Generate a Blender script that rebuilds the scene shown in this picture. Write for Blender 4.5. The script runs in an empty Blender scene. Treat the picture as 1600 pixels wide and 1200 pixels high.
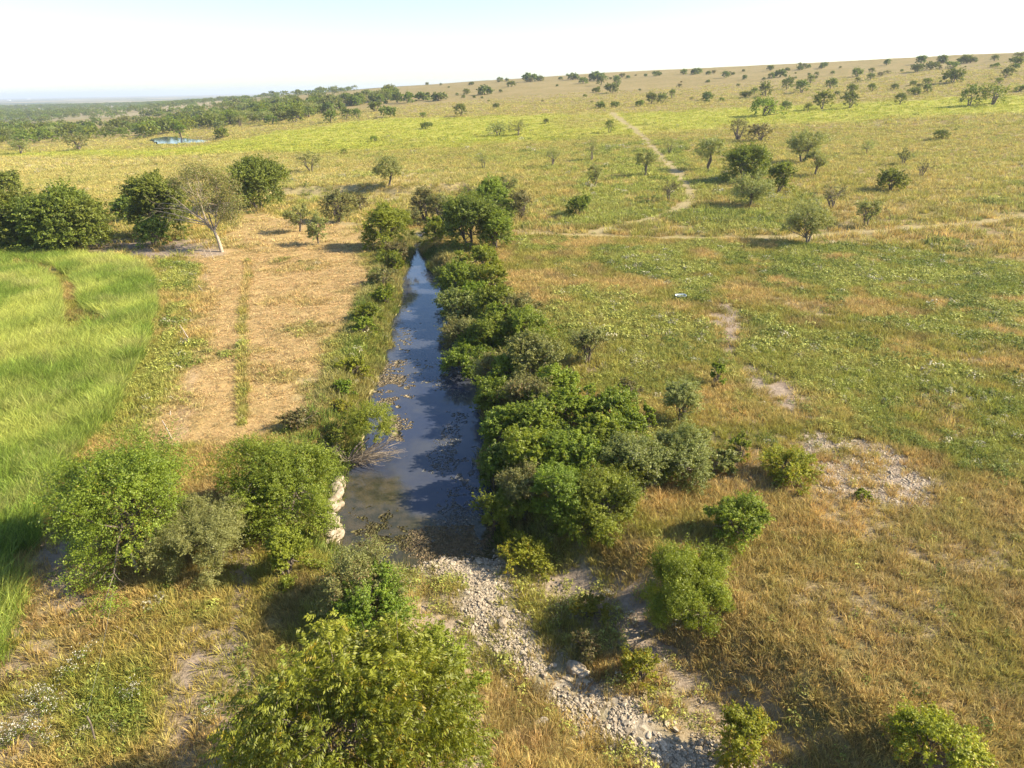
import bpy, math, random
import numpy as np
from mathutils import Matrix

# ------------------------------------------------------------------ camera, sky, sun, exposure
sc = bpy.context.scene
COL = sc.collection
CAMH, PITCH, ROLL, FPX = 18.0, math.radians(23.5), math.radians(1.1), 1067.0
SUN_EL, SUN_AZ = math.radians(34), math.radians(92)      # azimuth clockwise from +Y: the sun stands to the right
EXPO, SKY_S, SUN_S = 1.4, 0.103, 5.0
HAZE = 0.00015

F = np.array([0, math.cos(PITCH), -math.sin(PITCH)])
R0 = np.array([1.0, 0, 0]); U0 = np.array([0, math.sin(PITCH), math.cos(PITCH)])
RV = math.cos(ROLL) * R0 - math.sin(ROLL) * U0
UV = math.sin(ROLL) * R0 + math.cos(ROLL) * U0
cd = bpy.data.cameras.new('camera'); cam = bpy.data.objects.new('camera', cd); COL.objects.link(cam)
cd.sensor_width = 36; cd.lens = 36 * FPX / 1600; cd.clip_start = 0.1; cd.clip_end = 60000
m = Matrix.Identity(4)
for i in range(3):
    m[i][0] = RV[i]; m[i][1] = UV[i]; m[i][2] = -F[i]
m[2][3] = CAMH
cam.matrix_world = m
sc.camera = cam

w = bpy.data.worlds.new("World"); sc.world = w; w.use_nodes = True
nt = w.node_tree; nt.nodes.clear()
wo = nt.nodes.new('ShaderNodeOutputWorld'); bg = nt.nodes.new('ShaderNodeBackground')
sk = nt.nodes.new('ShaderNodeTexSky'); sk.sky_type = 'NISHITA'; sk.sun_disc = False
sk.sun_elevation = SUN_EL; sk.sun_rotation = SUN_AZ
sk.altitude = 200; sk.air_density = 1.0; sk.dust_density = 0.8; sk.ozone_density = 3.0
bg.inputs[1].default_value = SKY_S
nt.links.new(sk.outputs[0], bg.inputs[0]); nt.links.new(bg.outputs[0], wo.inputs[0])

sl = bpy.data.lights.new('sun', 'SUN'); so = bpy.data.objects.new('sun', sl); COL.objects.link(so)
sl.energy = SUN_S; sl.angle = math.radians(0.6); sl.color = (1.0, 0.89, 0.69)
so.rotation_euler = (math.radians(90) - SUN_EL, 0, math.pi - SUN_AZ)
so.location = (60, 0, 60)

sc.view_settings.view_transform = 'Standard'; sc.view_settings.look = 'None'
sc.view_settings.exposure = EXPO; sc.view_settings.gamma = 1
sc.cycles.max_bounces = 6; sc.cycles.transparent_max_bounces = 8
sc.cycles.volume_bounces = 0; sc.cycles.caustics_reflective = False; sc.cycles.caustics_refractive = False

# ------------------------------------------------------------------ numeric helpers
rs = np.random.RandomState(7); random.seed(7)
CP = np.array([0, 0, CAMH])

def ray(px, py):
    px = np.asarray(px, float); py = np.asarray(py, float)
    return F + ((px - 800) / FPX)[..., None] * RV + ((600 - py) / FPX)[..., None] * UV

def onplane(px, py, z):
    d = ray(px, py); t = (z - CAMH) / d[..., 2]
    return CP + d * t[..., None]

def vnoise(x, y, s, seed=0):
    x = np.asarray(x, float) / s + 137.3 * seed; y = np.asarray(y, float) / s + 61.7 * seed
    xi = np.floor(x); yi = np.floor(y); fx = x - xi; fy = y - yi
    fx = fx * fx * (3 - 2 * fx); fy = fy * fy * (3 - 2 * fy)
    def h(a, b):
        v = np.sin(a * 127.1 + b * 311.7 + seed * 17.3) * 43758.5453
        return v - np.floor(v)
    return (h(xi, yi) * (1 - fx) + h(xi + 1, yi) * fx) * (1 - fy) + (h(xi, yi + 1) * (1 - fx) + h(xi + 1, yi + 1) * fx) * fy

def fbm(x, y, s, seed=0, n=3):
    a = 0; k = 1; t = 0
    for i in range(n):
        a = a + k * vnoise(x, y, s / 2 ** i, seed + i); t += k; k *= .55
    return a / t

def sst(e0, e1, v):
    t = np.clip((v - e0) / (e1 - e0), 0, 1); return t * t * (3 - 2 * t)

def sdf_poly(x, y, P, far=40.0):
    """signed distance (negative inside) to polygon P, exact within `far` of it"""
    P = np.asarray(P)[:, :2]
    x = np.asarray(x, float); y = np.asarray(y, float)
    out = np.full(x.shape, float(far))
    lo = P.min(0) - far; hi = P.max(0) + far
    msk = (x > lo[0]) & (x < hi[0]) & (y > lo[1]) & (y < hi[1])
    if not msk.any(): return out
    X = x[msk]; Y = y[msk]
    d = np.full(X.shape, 1e18); ins = np.zeros(X.shape, bool)
    n = len(P)
    for i in range(n):
        ax, ay = P[i]; bx, by = P[(i + 1) % n]
        ex, ey = bx - ax, by - ay
        t = np.clip(((X - ax) * ex + (Y - ay) * ey) / (ex * ex + ey * ey + 1e-12), 0, 1)
        d = np.minimum(d, (X - ax - t * ex) ** 2 + (Y - ay - t * ey) ** 2)
        c = (ay > Y) != (by > Y)
        with np.errstate(divide='ignore', invalid='ignore'):
            ins ^= c & (X < (bx - ax) * (Y - ay) / (by - ay + (by == ay) * 1e-9) + ax)
    d = np.sqrt(d); d[ins] *= -1
    out[msk] = np.minimum(d, far)
    return out

def sdf_line(x, y, P, far=20.0):
    P = np.asarray(P)[:, :2]
    x = np.asarray(x, float); y = np.asarray(y, float)
    out = np.full(x.shape, float(far))
    lo = P.min(0) - far; hi = P.max(0) + far
    msk = (x > lo[0]) & (x < hi[0]) & (y > lo[1]) & (y < hi[1])
    if not msk.any(): return out
    X = x[msk]; Y = y[msk]; d = np.full(X.shape, 1e18)
    for i in range(len(P) - 1):
        ax, ay = P[i]; bx, by = P[i + 1]; ex, ey = bx - ax, by - ay
        t = np.clip(((X - ax) * ex + (Y - ay) * ey) / (ex * ex + ey * ey + 1e-12), 0, 1)
        d = np.minimum(d, (X - ax - t * ex) ** 2 + (Y - ay - t * ey) ** 2)
    out[msk] = np.minimum(np.sqrt(d), far)
    return out

# ------------------------------------------------------------------ terrain
WL = -1.6
WATER = onplane(*np.array([(640, 366), (664, 362), (668, 372), (664, 390), (672, 420), (690, 436), (700, 470), (704, 520), (722, 560),
                           (750, 600), (760, 650), (766, 700), (768, 755), (770, 800), (770, 850), (776, 874), (740, 880), (700, 876),
                           (650, 884), (600, 884), (560, 872), (535, 850), (534, 800), (540, 750), (555, 720), (570, 700), (574, 660), (578, 620), (592, 580),
                           (604, 540), (612, 500), (622, 470), (630, 430), (636, 400), (640, 385), (652, 378)]).T.astype(float), WL)
BED = onplane(*np.array([(640, 874), (690, 868), (770, 866), (860, 890), (960, 950), (1050, 1030), (1130, 1110), (1250, 1215), (1420, 1330),
                         (1600, 1460), (1400, 1500), (1160, 1340), (1010, 1230), (900, 1150), (800, 1075), (740, 1010), (690, 960), (650, 910)]).T.astype(float), -1.35)
BENCH = onplane(*np.array([(425, 302), (520, 301), (640, 303), (720, 300), (820, 335), (800, 352), (690, 372), (640, 362), (560, 352), (440, 345), (405, 325)]).T.astype(float), -0.7)

def dwater(x, y, far):
    d = sdf_poly(x, y, WATER, far)
    return np.where(d < far - .9, d + (fbm(x, y, 5.5, 161) - .5) * 1.9 + (fbm(x, y, 1.6, 163) - .5) * .7, d)

RX = np.array([-900, 0, 200, 300, 400, 500, 600, 800, 1000, 1200, 1600, 2600])
RZ = np.array([-9, -9, -6, 2, 10, 16, 20, 25, 28.5, 31, 33.5, 38])
RR = np.array([900, 900, 900, 900, 900, 900, 870, 800, 740, 680, 560, 560])

POND = None
def base_terrain(x, y):
    x = np.asarray(x, float); y = np.asarray(y, float)
    r = np.hypot(x, y)
    yy = np.maximum(y, np.abs(x) * 0.5 + 1e-3)
    px = 800 + FPX * (x / yy) / math.cos(PITCH)
    px = np.clip(px, -900, 2600)
    Z = np.interp(px, RX, RZ); Rr = np.interp(px, RX, RR)
    h = Z * sst(70, 1, (70 + (r - 70) / (Rr - 70) * -69)) if False else Z * np.clip((r - 90) / (Rr - 90), 0, 1) ** 1.25
    dd = sst(1.05, 4.0, r / Rr)
    h = h * (1 - dd) + (-14) * dd
    h = h + (fbm(x, y, 90, 3) - .5) * 2.2 * sst(60, 260, r) * (1 - sst(1500, 3000, r))
    h = h + (fbm(x, y, 420, 9) - .5) * 9 * sst(250, 700, r) * (1 - .3 * sst(1500, 3000, r))
    h = h + (fbm(x, y, 9, 5) - .5) * 0.35 * (1 - sst(90, 200, r)) + (fbm(x, y, 1.6, 6) - .5) * 0.10 * (1 - sst(40, 90, r))
    return h

def terrain(x, y):
    h = base_terrain(x, y)
    # cut bank and low bench upstream
    db = sdf_poly(x, y, BENCH, 12)
    h = h - 1.3 * (1 - sst(-1.0, 1.2, db + (fbm(x, y, 5, 21) - .5) * 2))
    wob = (fbm(x, y, 3.0, 12) - .5) * 1.2
    dbed = sdf_poly(x, y, BED, 12) + wob * 0.8
    hb = -1.38 + (fbm(x, y, 2.2, 14) - .5) * 0.5
    k = sst(-0.3, 3.4, dbed); h = hb * (1 - k) + h * k
    dw = dwater(x, y, 12)
    k = sst(0.0, 2.6, dw + wob * .35); hw = WL + 0.02 - 1.0 * sst(0, 1.6, -dw)
    h = np.where(dw < 0, np.minimum(hw, WL - 0.03), (WL + 0.02) * (1 - k) + h * k)
    if POND is not None:
        dp = sdf_poly(x, y, POND[0], 25)
        k = sst(-2, 9, dp); h = (POND[1] - 0.5) * (1 - k) + h * k
    return h

TS = 16.0 * (15000 / 16.0) ** np.linspace(0, 1, 900)
def unproj(px, py, dz=0.0):
    """points where the rays through photo pixels meet the terrain raised by dz"""
    px = np.atleast_1d(np.asarray(px, float)); py = np.atleast_1d(np.asarray(py, float))
    dz = np.broadcast_to(np.asarray(dz, float), px.shape)
    D = ray(px, py); D = D / np.linalg.norm(D, axis=1)[:, None]
    out = np.zeros((len(px), 3))
    for s in range(0, len(px), 200):
        d = D[s:s + 200]
        P = CP + d[:, None, :] * TS[None, :, None]
        g = P[..., 2] - terrain(P[..., 0], P[..., 1]) - dz[s:s + 200, None]
        below = g < 0
        idx = np.where(below.any(1), below.argmax(1), len(TS) - 1); idx = np.maximum(idx, 1)
        ii = np.arange(len(d)); a = TS[idx - 1]; b = TS[idx]; ga = g[ii, idx - 1]; gb = g[ii, idx]
        t = a + (b - a) * np.clip(ga / (ga - gb + 1e-12), 0, 1)
        out[s:s + 200] = CP + d * t[:, None]
    return out

def W2(pts, dz=0.0):
    a = np.array(pts, float); return unproj(a[:, 0], a[:, 1], dz)

_pp = W2([(238, 221), (262, 216), (300, 215), (338, 215), (330, 219), (290, 223), (250, 226)])
POND = (_pp, float(_pp[:, 2].mean()))

# ------------------------------------------------------------------ land cover, traced on the ground as world polygons
def poly(*p): return W2(p)
TALL = poly((-500, 402), (-100, 404), (0, 404), (80, 400), (180, 404), (225, 418), (243, 448), (245, 490), (228, 545), (198, 605), (168, 660), (125, 705),
            (75, 765), (60, 850), (10, 875), (38, 930), (15, 1000), (-20, 1060), (-300, 1100), (-500, 900))
GAP = poly((20, 414), (70, 420), (98, 438), (112, 462), (112, 492), (122, 520))
GAP2 = poly((143, 495), (152, 500), (160, 515))
MOWN = poly((305, 398), (420, 372), (560, 392), (582, 440), (566, 480), (535, 512), (520, 560), (508, 620), (490, 660), (440, 682), (360, 692), (250, 690),
            (262, 640), (285, 560), (300, 480), (318, 420))
MOWN2 = poly((370, 330), (560, 352), (600, 380), (560, 400), (420, 395), (360, 370))
WEEDSTRIP = poly((245, 398), (310, 398), (318, 420), (296, 500), (280, 570), (255, 650), (190, 680), (150, 690), (190, 620), (245, 520))
TAN_UP = poly((0, 245), (200, 250), (420, 240), (640, 255), (760, 270), (700, 292), (430, 292), (160, 300), (-100, 300), (-300, 260))
YEL1 = poly((-100, 236), (100, 236), (300, 230), (420, 207), (600, 186), (800, 180), (960, 176), (1130, 170), (1400, 156), (1700, 150), (1700, 176), (1400, 184), (1180, 196),
            (950, 214), (700, 230), (500, 238), (300, 243), (0, 246))
YEL2 = poly((940, 178), (1180, 168), (1190, 192), (1050, 200), (960, 190))
MIDG = poly((480, 215), (900, 205), (1050, 230), (1090, 330), (1000, 350), (820, 345), (760, 290), (640, 260), (480, 240))
GREENS = [poly((805, 345), (930, 330), (1070, 320), (1060, 345), (930, 352), (810, 358)),
          poly((800, 372), (900, 372), (880, 392), (810, 392)),
          poly((1060, 325), (1290, 325), (1290, 362), (1070, 366)),
          poly((900, 385), (1050, 388), (1140, 425), (1130, 470), (1040, 440), (940, 420)),
          poly((1090, 385), (1350, 378), (1640, 425), (1640, 560), (1420, 522), (1310, 500), (1200, 452)),
          poly((1040, 420), (1130, 440), (1118, 520), (1152, 592), (1110, 592), (1060, 500)),
          poly((1230, 530), (1330, 545), (1500, 600), (1640, 680), (1640, 830), (1500, 745), (1380, 690), (1290, 625), (1250, 580)),
          poly((1140, 490), (1240, 500), (1250, 560), (1160, 560)),
          poly((1170, 680), (1280, 690), (1280, 752), (1200, 740)),
          poly((1400, 540), (1640, 610), (1640, 700), (1480, 620)),
          poly((120, 1060), (230, 1020), (250, 1110), (180, 1190), (100, 1190), (60, 1130)),
          poly((240, 900), (330, 890), (330, 960), (260, 970)),
          poly((545, 375), (580, 380), (575, 405), (540, 405)),
          poly((900, 225), (1080, 215), (1085, 320), (900, 325)),
          poly((660, 385), (700, 390), (690, 432), (672, 418))]
BARES_AND_SHADE = [poly((1118, 475), (1150, 470), (1165, 520), (1138, 562), (1118, 530)),
         poly((1150, 560), (1240, 595), (1300, 655), (1240, 655), (1180, 605)),
         poly((1258, 672), (1330, 682), (1400, 700), (1462, 750), (1450, 790), (1370, 790), (1285, 776), (1254, 722)),
         poly((40, 380), (150, 374), (330, 374), (345, 398), (240, 404), (120, 394)),  # shade of the left trees over leaf litter, coloured in as bare soil
         poly((60, 830), (150, 850), (185, 900), (170, 960), (110, 985), (45, 940), (40, 880)), poly((0, 1090), (60, 1060), (90, 1120), (40, 1210), (-60, 1210)),
         poly((0, 980), (70, 960), (90, 1040), (20, 1080), (-40, 1060)),
         poly((300, 985), (380, 1000), (380, 1200), (280, 1200), (270, 1080)),
         poly((620, 1010), (740, 1080), (780, 1220), (700, 1240), (640, 1130)),
         poly((1000, 905), (1040, 980), (1100, 1080), (1280, 1210), (1200, 1220), (1060, 1090), (930, 970), (850, 905), (900, 890)),
         poly((640, 930), (700, 960), (760, 1040), (700, 1060), (620, 980))]
PALES = [poly((608, 360), (636, 364), (652, 372), (650, 381), (622, 378)), poly((674, 422), (696, 428), (694, 439), (676, 436)), poly((690, 372), (706, 374), (702, 380), (676, 379)),
         poly((458, 592), (500, 588), (505, 620), (480, 636), (462, 622)), poly((430, 296), (520, 297), (640, 300), (650, 312), (540, 312), (440, 308)),
         poly((520, 760), (540, 756), (540, 850), (518, 850))]
GOLD = poly((1100, 770), (1250, 800), (1640, 740), (1640, 1240), (1000, 1240), (1010, 900))
TRACK = poly((1700, 322), (1600, 340), (1500, 350), (1350, 362), (1200, 372), (1080, 373), (960, 369), (860, 366), (790, 362))
TRACK2 = poly((955, 176), (975, 190), (1000, 208), (1030, 240), (1062, 275), (1082, 300), (1076, 320), (1000, 346), (930, 362))
def chaikin(P, n=3):
    for _ in range(n): P = np.concatenate([P[:1], np.stack([P[:-1] * .75 + P[1:] * .25, P[:-1] * .25 + P[1:] * .75], 1).reshape(-1, P.shape[1]), P[-1:]])
    return P
TRACK = chaikin(TRACK); TRACK2 = chaikin(TRACK2)
TRACK3 = poly((495, 346), (560, 350), (610, 352), (640, 366))
TRACK4 = poly((1150, 440), (1220, 468), (1300, 498), (1420, 540), (1640, 606))
RUT = poly((386, 405), (388, 430), (381, 460), (379, 520), (378, 580), (379, 640), (378, 665))
RUT_B = poly((322, 420), (318, 460), (308, 530), (298, 600), (285, 680))
RUT2 = poly((380, 860), (374, 950), (366, 1050), (355, 1210))

SPINE = W2([(690, 876), (745, 892), (768, 940), (790, 990), (830, 1035), (890, 1075), (960, 1120), (1040, 1165), (1120, 1215), (1220, 1270)])
HEAD = W2([(655, 884), (700, 880), (750, 884), (790, 896)])
def cover(x, y):
    """land cover weights at world points"""
    n1 = fbm(x, y, 6, 31) - .5; n2 = fbm(x, y, 1.8, 37) - .5; n3 = fbm(x, y, 30, 41); n4 = fbm(x, y, 0.7, 43) - .5
    r = np.hypot(x, y); wob = n1 * (1.2 + r * .02) * 2 + n2 * 1.2
    c = {}
    dt = sdf_poly(x, y, TALL, 12)
    gap = np.minimum(sdf_line(x, y, GAP, 8) - 0.9, sdf_line(x, y, GAP2, 8) - .5)
    c['tall'] = (1 - sst(-.3, .3, dt + n2 * .8)) * sst(-.2, .3, gap + n2 * .8)
    mo = (1 - sst(-1.4, 1.2, sdf_poly(x, y, MOWN, 12) + wob * 1.1)) * (.5 + .5 * sst(.34, .52, fbm(x, y, 4.5, 99)))
    mo = np.maximum(mo, .8 * (1 - sst(-2, 2, sdf_poly(x, y, MOWN2, 12) + wob)))
    rut = (1 - sst(.10, .42, sdf_line(x, y, RUT) + n2 * .4)) * sst(.25, .42, fbm(x, y, 4, 73) + .10)
    mo = mo * (1 - .95 * rut)
    c['mown'] = mo * (1 - c['tall'])
    c['weed'] = 1 - sst(-1, 1, sdf_poly(x, y, WEEDSTRIP, 12) + wob * .5)
    c['tanup'] = 1 - sst(-8, 8, sdf_poly(x, y, TAN_UP, 30) + wob)
    ye = .95 * (1 - sst(-10, 10, sdf_poly(x, y, YEL1, 40) + wob * 2)) * (.35 + .65 * sst(.25, .55, fbm(x, y, 45, 51) + .12))
    ye = np.maximum(ye, .8 * (1 - sst(-8, 8, sdf_poly(x, y, YEL2, 40) + wob)))
    c['yel'] = np.clip(ye, 0, 1)
    g = .6 * (1 - sst(-6, 6, sdf_poly(x, y, MIDG, 30) + wob * 2)) * sst(.35, .65, fbm(x, y, 25, 55))
    for P in GREENS:
        g = np.maximum(g, 1 - sst(-.9, .9, sdf_poly(x, y, P, 15) + wob * .8))
    g = g * sst(-.10, .10, n1 + n2 * .8 + .06)
    g = np.maximum(g, .7 * sst(.60, .72, fbm(x, y, 11, 61)) * (1 - sst(120, 260, r)) * (1 - mo))
    g = np.maximum(g, c['weed'] * sst(.42, .58, fbm(x, y, 3, 63)))
    dw = np.minimum(dwater(x, y, 10), 10.0)
    g = np.maximum(g, .6 * (1 - sst(1.5, 5, dw)) * (1 - sst(60, 90, r)) * sst(-.1, .1, n2 + .05))
    b = 0
    for P in BARES_AND_SHADE:
        b = np.maximum(b, 1 - sst(-.8, .9, sdf_poly(x, y, P, 15) + wob * .45))
    b = b * (.55 + .45 * sst(-.2, .2, n2 + n4 + .1))
    b = np.maximum(b, .5 * sst(.62, .7, fbm(x, y, 7, 71)) * (1 - sst(60, 140, r)) * (1 - mo))
    b = b * 1.0
    b = np.maximum(b, .35 * (1 - sst(.1, .5, sdf_line(x, y, RUT_B) + n2 * .8)))
    b = np.maximum(b, .7 * (1 - sst(.2, .7, sdf_line(x, y, RUT2) + n2 * .9)))
    c['green'] = g * (1 - b) * (1 - c['tall'])
    p = 0
    wid = np.interp(r, [40, 80, 150, 400], [.7, .8, .9, 1.3])
    for P, k in ((TRACK, 1.), (TRACK2, 1.), (TRACK3, .8), (TRACK4, .5)):
        p = np.maximum(p, k * (1 - sst(-.8, .9, sdf_line(x, y, P, 20) - wid + n1 * 1.6 + n2 * 1.0)))
    for P in PALES:
        p = np.maximum(p, .9 * (1 - sst(-.6, .6, sdf_poly(x, y, P, 15) + wob * .6)) * sst(-.3, .2, n2 + n4))
    c['pale'] = p
    c['bare'] = b * (1 - p)
    c['bed'] = (1 - sst(-.8, .8, sdf_poly(x, y, BED, 12) + wob * .4)) * (1 - .75 * sst(.55, 1.4, np.minimum(sdf_line(x, y, SPINE, 8), sdf_line(x, y, HEAD, 8) + .5) + n2 * 2))
    c['wet'] = 1 - sst(-.1, .5, dw)
    c['r'] = r
    return c

# ------------------------------------------------------------------ mesh helpers
def mkmesh(name, V, Fc, attrs=None, smooth=False):
    me = bpy.data.meshes.new(name)
    V = np.ascontiguousarray(V, dtype=np.float32)
    me.vertices.add(len(V)); me.vertices.foreach_set('co', V.ravel())
    if isinstance(Fc, np.ndarray): Fc = [Fc]
    Fc = [np.asarray(f, np.int32) for f in Fc if len(f)]
    nl = sum(f.size for f in Fc); nf = sum(len(f) for f in Fc)
    if nf:
        me.loops.add(nl); me.polygons.add(nf)
        me.loops.foreach_set('vertex_index', np.concatenate([f.ravel() for f in Fc]))
        tot = np.concatenate([np.full(len(f), f.shape[1], np.int32) for f in Fc])
        st = np.concatenate([[0], np.cumsum(tot)[:-1]]).astype(np.int32)
        me.polygons.foreach_set('loop_start', st); me.polygons.foreach_set('loop_total', tot)
        if smooth: me.polygons.foreach_set('use_smooth', np.ones(nf, bool))
    for k, a in (attrs or {}).items():
        a = np.asarray(a, np.float32)
        if a.ndim == 1:
            at = me.attributes.new(k, 'FLOAT', 'POINT'); at.data.foreach_set('value', a)
        elif a.shape[1] == 3:
            at = me.attributes.new(k, 'FLOAT_VECTOR', 'POINT'); at.data.foreach_set('vector', a.ravel())
        else:
            at = me.attributes.new(k, 'FLOAT_COLOR', 'POINT'); at.data.foreach_set('color', a.ravel())
    me.update(calc_edges=True)
    return me

def addobj(name, me, mat=None, parent=None, col=None):
    o = bpy.data.objects.new(name, me)
    if mat is not None and me is not None and not me.materials: me.materials.append(mat)
    (col or COL).objects.link(o)
    if parent is not None: o.parent = parent
    return o

def tag(o, label=None, cat=None, group=None, kind=None):
    if label: o['label'] = label
    if cat: o['category'] = cat
    if group: o['group'] = group
    if kind: o['kind'] = kind
    return o

class Wood:
    """collects tapered tubes into one mesh"""
    def __init__(s): s.V = []; s.F = []; s.n = 0
    def tube(s, pts, rad, k=5):
        pts = np.asarray(pts, float); n = len(pts)
        rad = np.broadcast_to(np.asarray(rad, float), (n,))
        t = np.gradient(pts, axis=0); t /= np.linalg.norm(t, axis=1)[:, None] + 1e-9
        ref = np.array([0.31, 0.22, 0.92]) if abs(t[0][2]) < .9 else np.array([1.0, .1, .0])
        a = np.cross(t, ref); a /= np.linalg.norm(a, axis=1)[:, None] + 1e-9; b = np.cross(t, a)
        th = np.arange(k) * 2 * np.pi / k
        ring = pts[:, None] + rad[:, None, None] * (np.cos(th)[None, :, None] * a[:, None] + np.sin(th)[None, :, None] * b[:, None])
        V = ring.reshape(-1, 3)
        i = np.arange(n - 1)[:, None] * k; j = np.arange(k)[None]; j2 = (j + 1) % k
        Fq = np.stack([i + j, i + j2, i + k + j2, i + k + j], -1).reshape(-1, 4) + s.n
        s.V.append(V); s.F.append(Fq); s.n += len(V)
    def limb(s, a, b, r0, r1, rg, bend=.12, n=5, k=4, sag=0.0):
        a = np.asarray(a, float); b = np.asarray(b, float); L = np.linalg.norm(b - a)
        t = np.linspace(0, 1, n)[:, None]
        off = rg.normal(0, bend * L, 3); off2 = rg.normal(0, bend * .5 * L, 3)
        P = a * (1 - t) + b * t + off * (t * (1 - t) * 2) + off2 * np.sin(t * 2 * np.pi) * .4
        P[:, 2] += sag * L * np.sin(t[:, 0] * np.pi)
        s.tube(P, np.linspace(r0, r1, n), k); return P
    def mesh(s, name): return mkmesh(name, np.concatenate(s.V), np.concatenate(s.F), smooth=True)

# ------------------------------------------------------------------ materials
def newmat(name):
    mt = bpy.data.materials.new(name); mt.use_nodes = True
    t = mt.node_tree; t.nodes.clear()
    return mt, t, t.nodes.new('ShaderNodeOutputMaterial')
def N(t, typ, **kw):
    n = t.nodes.new(typ)
    for k, v in kw.items(): setattr(n, k, v)
    return n
def val(t, sock, v):
    if isinstance(v, bpy.types.NodeSocket): t.links.new(v, sock)
    else:
        if hasattr(sock, 'default_value') and not isinstance(v, (int, float)) and len(v) == 3 and len(sock.default_value) == 4: v = (*v, 1)
        sock.default_value = v
def mix(t, fac, a, b, mode='MIX'):
    n = N(t, 'ShaderNodeMix', data_type='RGBA', blend_type=mode)
    val(t, n.inputs[0], fac); val(t, n.inputs[6], a); val(t, n.inputs[7], b); return n.outputs[2]
def mth(t, op, a, b=0.0, c=None, clamp=False):
    n = N(t, 'ShaderNodeMath', operation=op, use_clamp=clamp)
    val(t, n.inputs[0], a); val(t, n.inputs[1], b)
    if c is not None: val(t, n.inputs[2], c)
    return n.outputs[0]
def noise(t, vec, scale, detail=4, rough=.55, dist=0.0):
    n = N(t, 'ShaderNodeTexNoise'); val(t, n.inputs['Vector'], vec); n.inputs['Scale'].default_value = scale
    n.inputs['Detail'].default_value = detail; n.inputs['Roughness'].default_value = rough; n.inputs['Distortion'].default_value = dist
    return n.outputs[0]
def ramp(t, v, lo, hi):
    n = N(t, 'ShaderNodeMapRange', interpolation_type='SMOOTHSTEP'); val(t, n.inputs[0], v)
    n.inputs[1].default_value = lo; n.inputs[2].default_value = hi; return n.outputs[0]

def leafmat(name, dark, light, trans=.35, warm=(.30, .22, .03), warmk=.06, rough=.5, var=.25):
    mt, t, out = newmat(name)
    at = N(t, 'ShaderNodeAttribute', attribute_name='v')
    sep = N(t, 'ShaderNodeSeparateXYZ'); t.links.new(at.outputs['Vector'], sep.inputs[0])
    col = mix(t, sep.outputs[0], dark, light)
    col = mix(t, ramp(t, sep.outputs[1], 1 - warmk * 1.5, 1 - warmk * .3), col, warm)
    oi = N(t, 'ShaderNodeObjectInfo')
    hs = N(t, 'ShaderNodeHueSaturation'); val(t, hs.inputs['Color'], col)
    val(t, hs.inputs['Hue'], mth(t, 'MULTIPLY_ADD', oi.outputs['Random'], .035, .4825))
    val(t, hs.inputs['Value'], mth(t, 'MULTIPLY_ADD', oi.outputs['Random'], var, 1 - var / 2))
    p = N(t, 'ShaderNodeBsdfPrincipled'); t.links.new(hs.outputs[0], p.inputs['Base Color'])
    p.inputs['Roughness'].default_value = rough; p.inputs['Specular IOR Level'].default_value = .35
    tr = N(t, 'ShaderNodeBsdfTranslucent'); t.links.new(mix(t, 1., hs.outputs[0], (1.25, 1.2, .55), 'MULTIPLY'), tr.inputs[0])
    ms = N(t, 'ShaderNodeMixShader'); ms.inputs[0].default_value = trans
    t.links.new(p.outputs[0], ms.inputs[1]); t.links.new(tr.outputs[0], ms.inputs[2]); t.links.new(ms.outputs[0], out.inputs[0])
    return mt

def grassmat(name, trans=.35):
    """blade colour = tint carried by each tuft, varied blade by blade"""
    mt, t, out = newmat(name)
    ti = N(t, 'ShaderNodeAttribute', attribute_name='tint', attribute_type='INSTANCER')
    at = N(t, 'ShaderNodeAttribute', attribute_name='v')
    sep = N(t, 'ShaderNodeSeparateXYZ'); t.links.new(at.outputs['Vector'], sep.inputs[0])
    hs = N(t, 'ShaderNodeHueSaturation'); t.links.new(ti.outputs['Color'], hs.inputs['Color'])
    val(t, hs.inputs['Hue'], mth(t, 'MULTIPLY_ADD', sep.outputs[1], .03, .485))
    val(t, hs.inputs['Value'], mth(t, 'MULTIPLY_ADD', sep.outputs[0], .8, .6))
    p = N(t, 'ShaderNodeBsdfPrincipled'); t.links.new(hs.outputs[0], p.inputs['Base Color'])
    p.inputs['Roughness'].default_value = .6; p.inputs['Specular IOR Level'].default_value = .25
    tr = N(t, 'ShaderNodeBsdfTranslucent'); t.links.new(hs.outputs[0], tr.inputs[0])
    ms = N(t, 'ShaderNodeMixShader'); ms.inputs[0].default_value = trans
    t.links.new(p.outputs[0], ms.inputs[1]); t.links.new(tr.outputs[0], ms.inputs[2]); t.links.new(ms.outputs[0], out.inputs[0])
    return mt

def barkmat(name, c1, c2):
    mt, t, out = newmat(name)
    tc = N(t, 'ShaderNodeTexCoord'); n = noise(t, tc.outputs['Object'], 9, 5, .65)
    p = N(t, 'ShaderNodeBsdfPrincipled'); t.links.new(mix(t, ramp(t, n, .3, .7), c1, c2), p.inputs['Base Color'])
    p.inputs['Roughness'].default_value = .85
    bp = N(t, 'ShaderNodeBump'); bp.inputs['Strength'].default_value = .5; bp.inputs['Distance'].default_value = .03
    t.links.new(n, bp.inputs['Height']); t.links.new(bp.outputs[0], p.inputs['Normal'])
    t.links.new(p.outputs[0], out.inputs[0]); return mt

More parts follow.
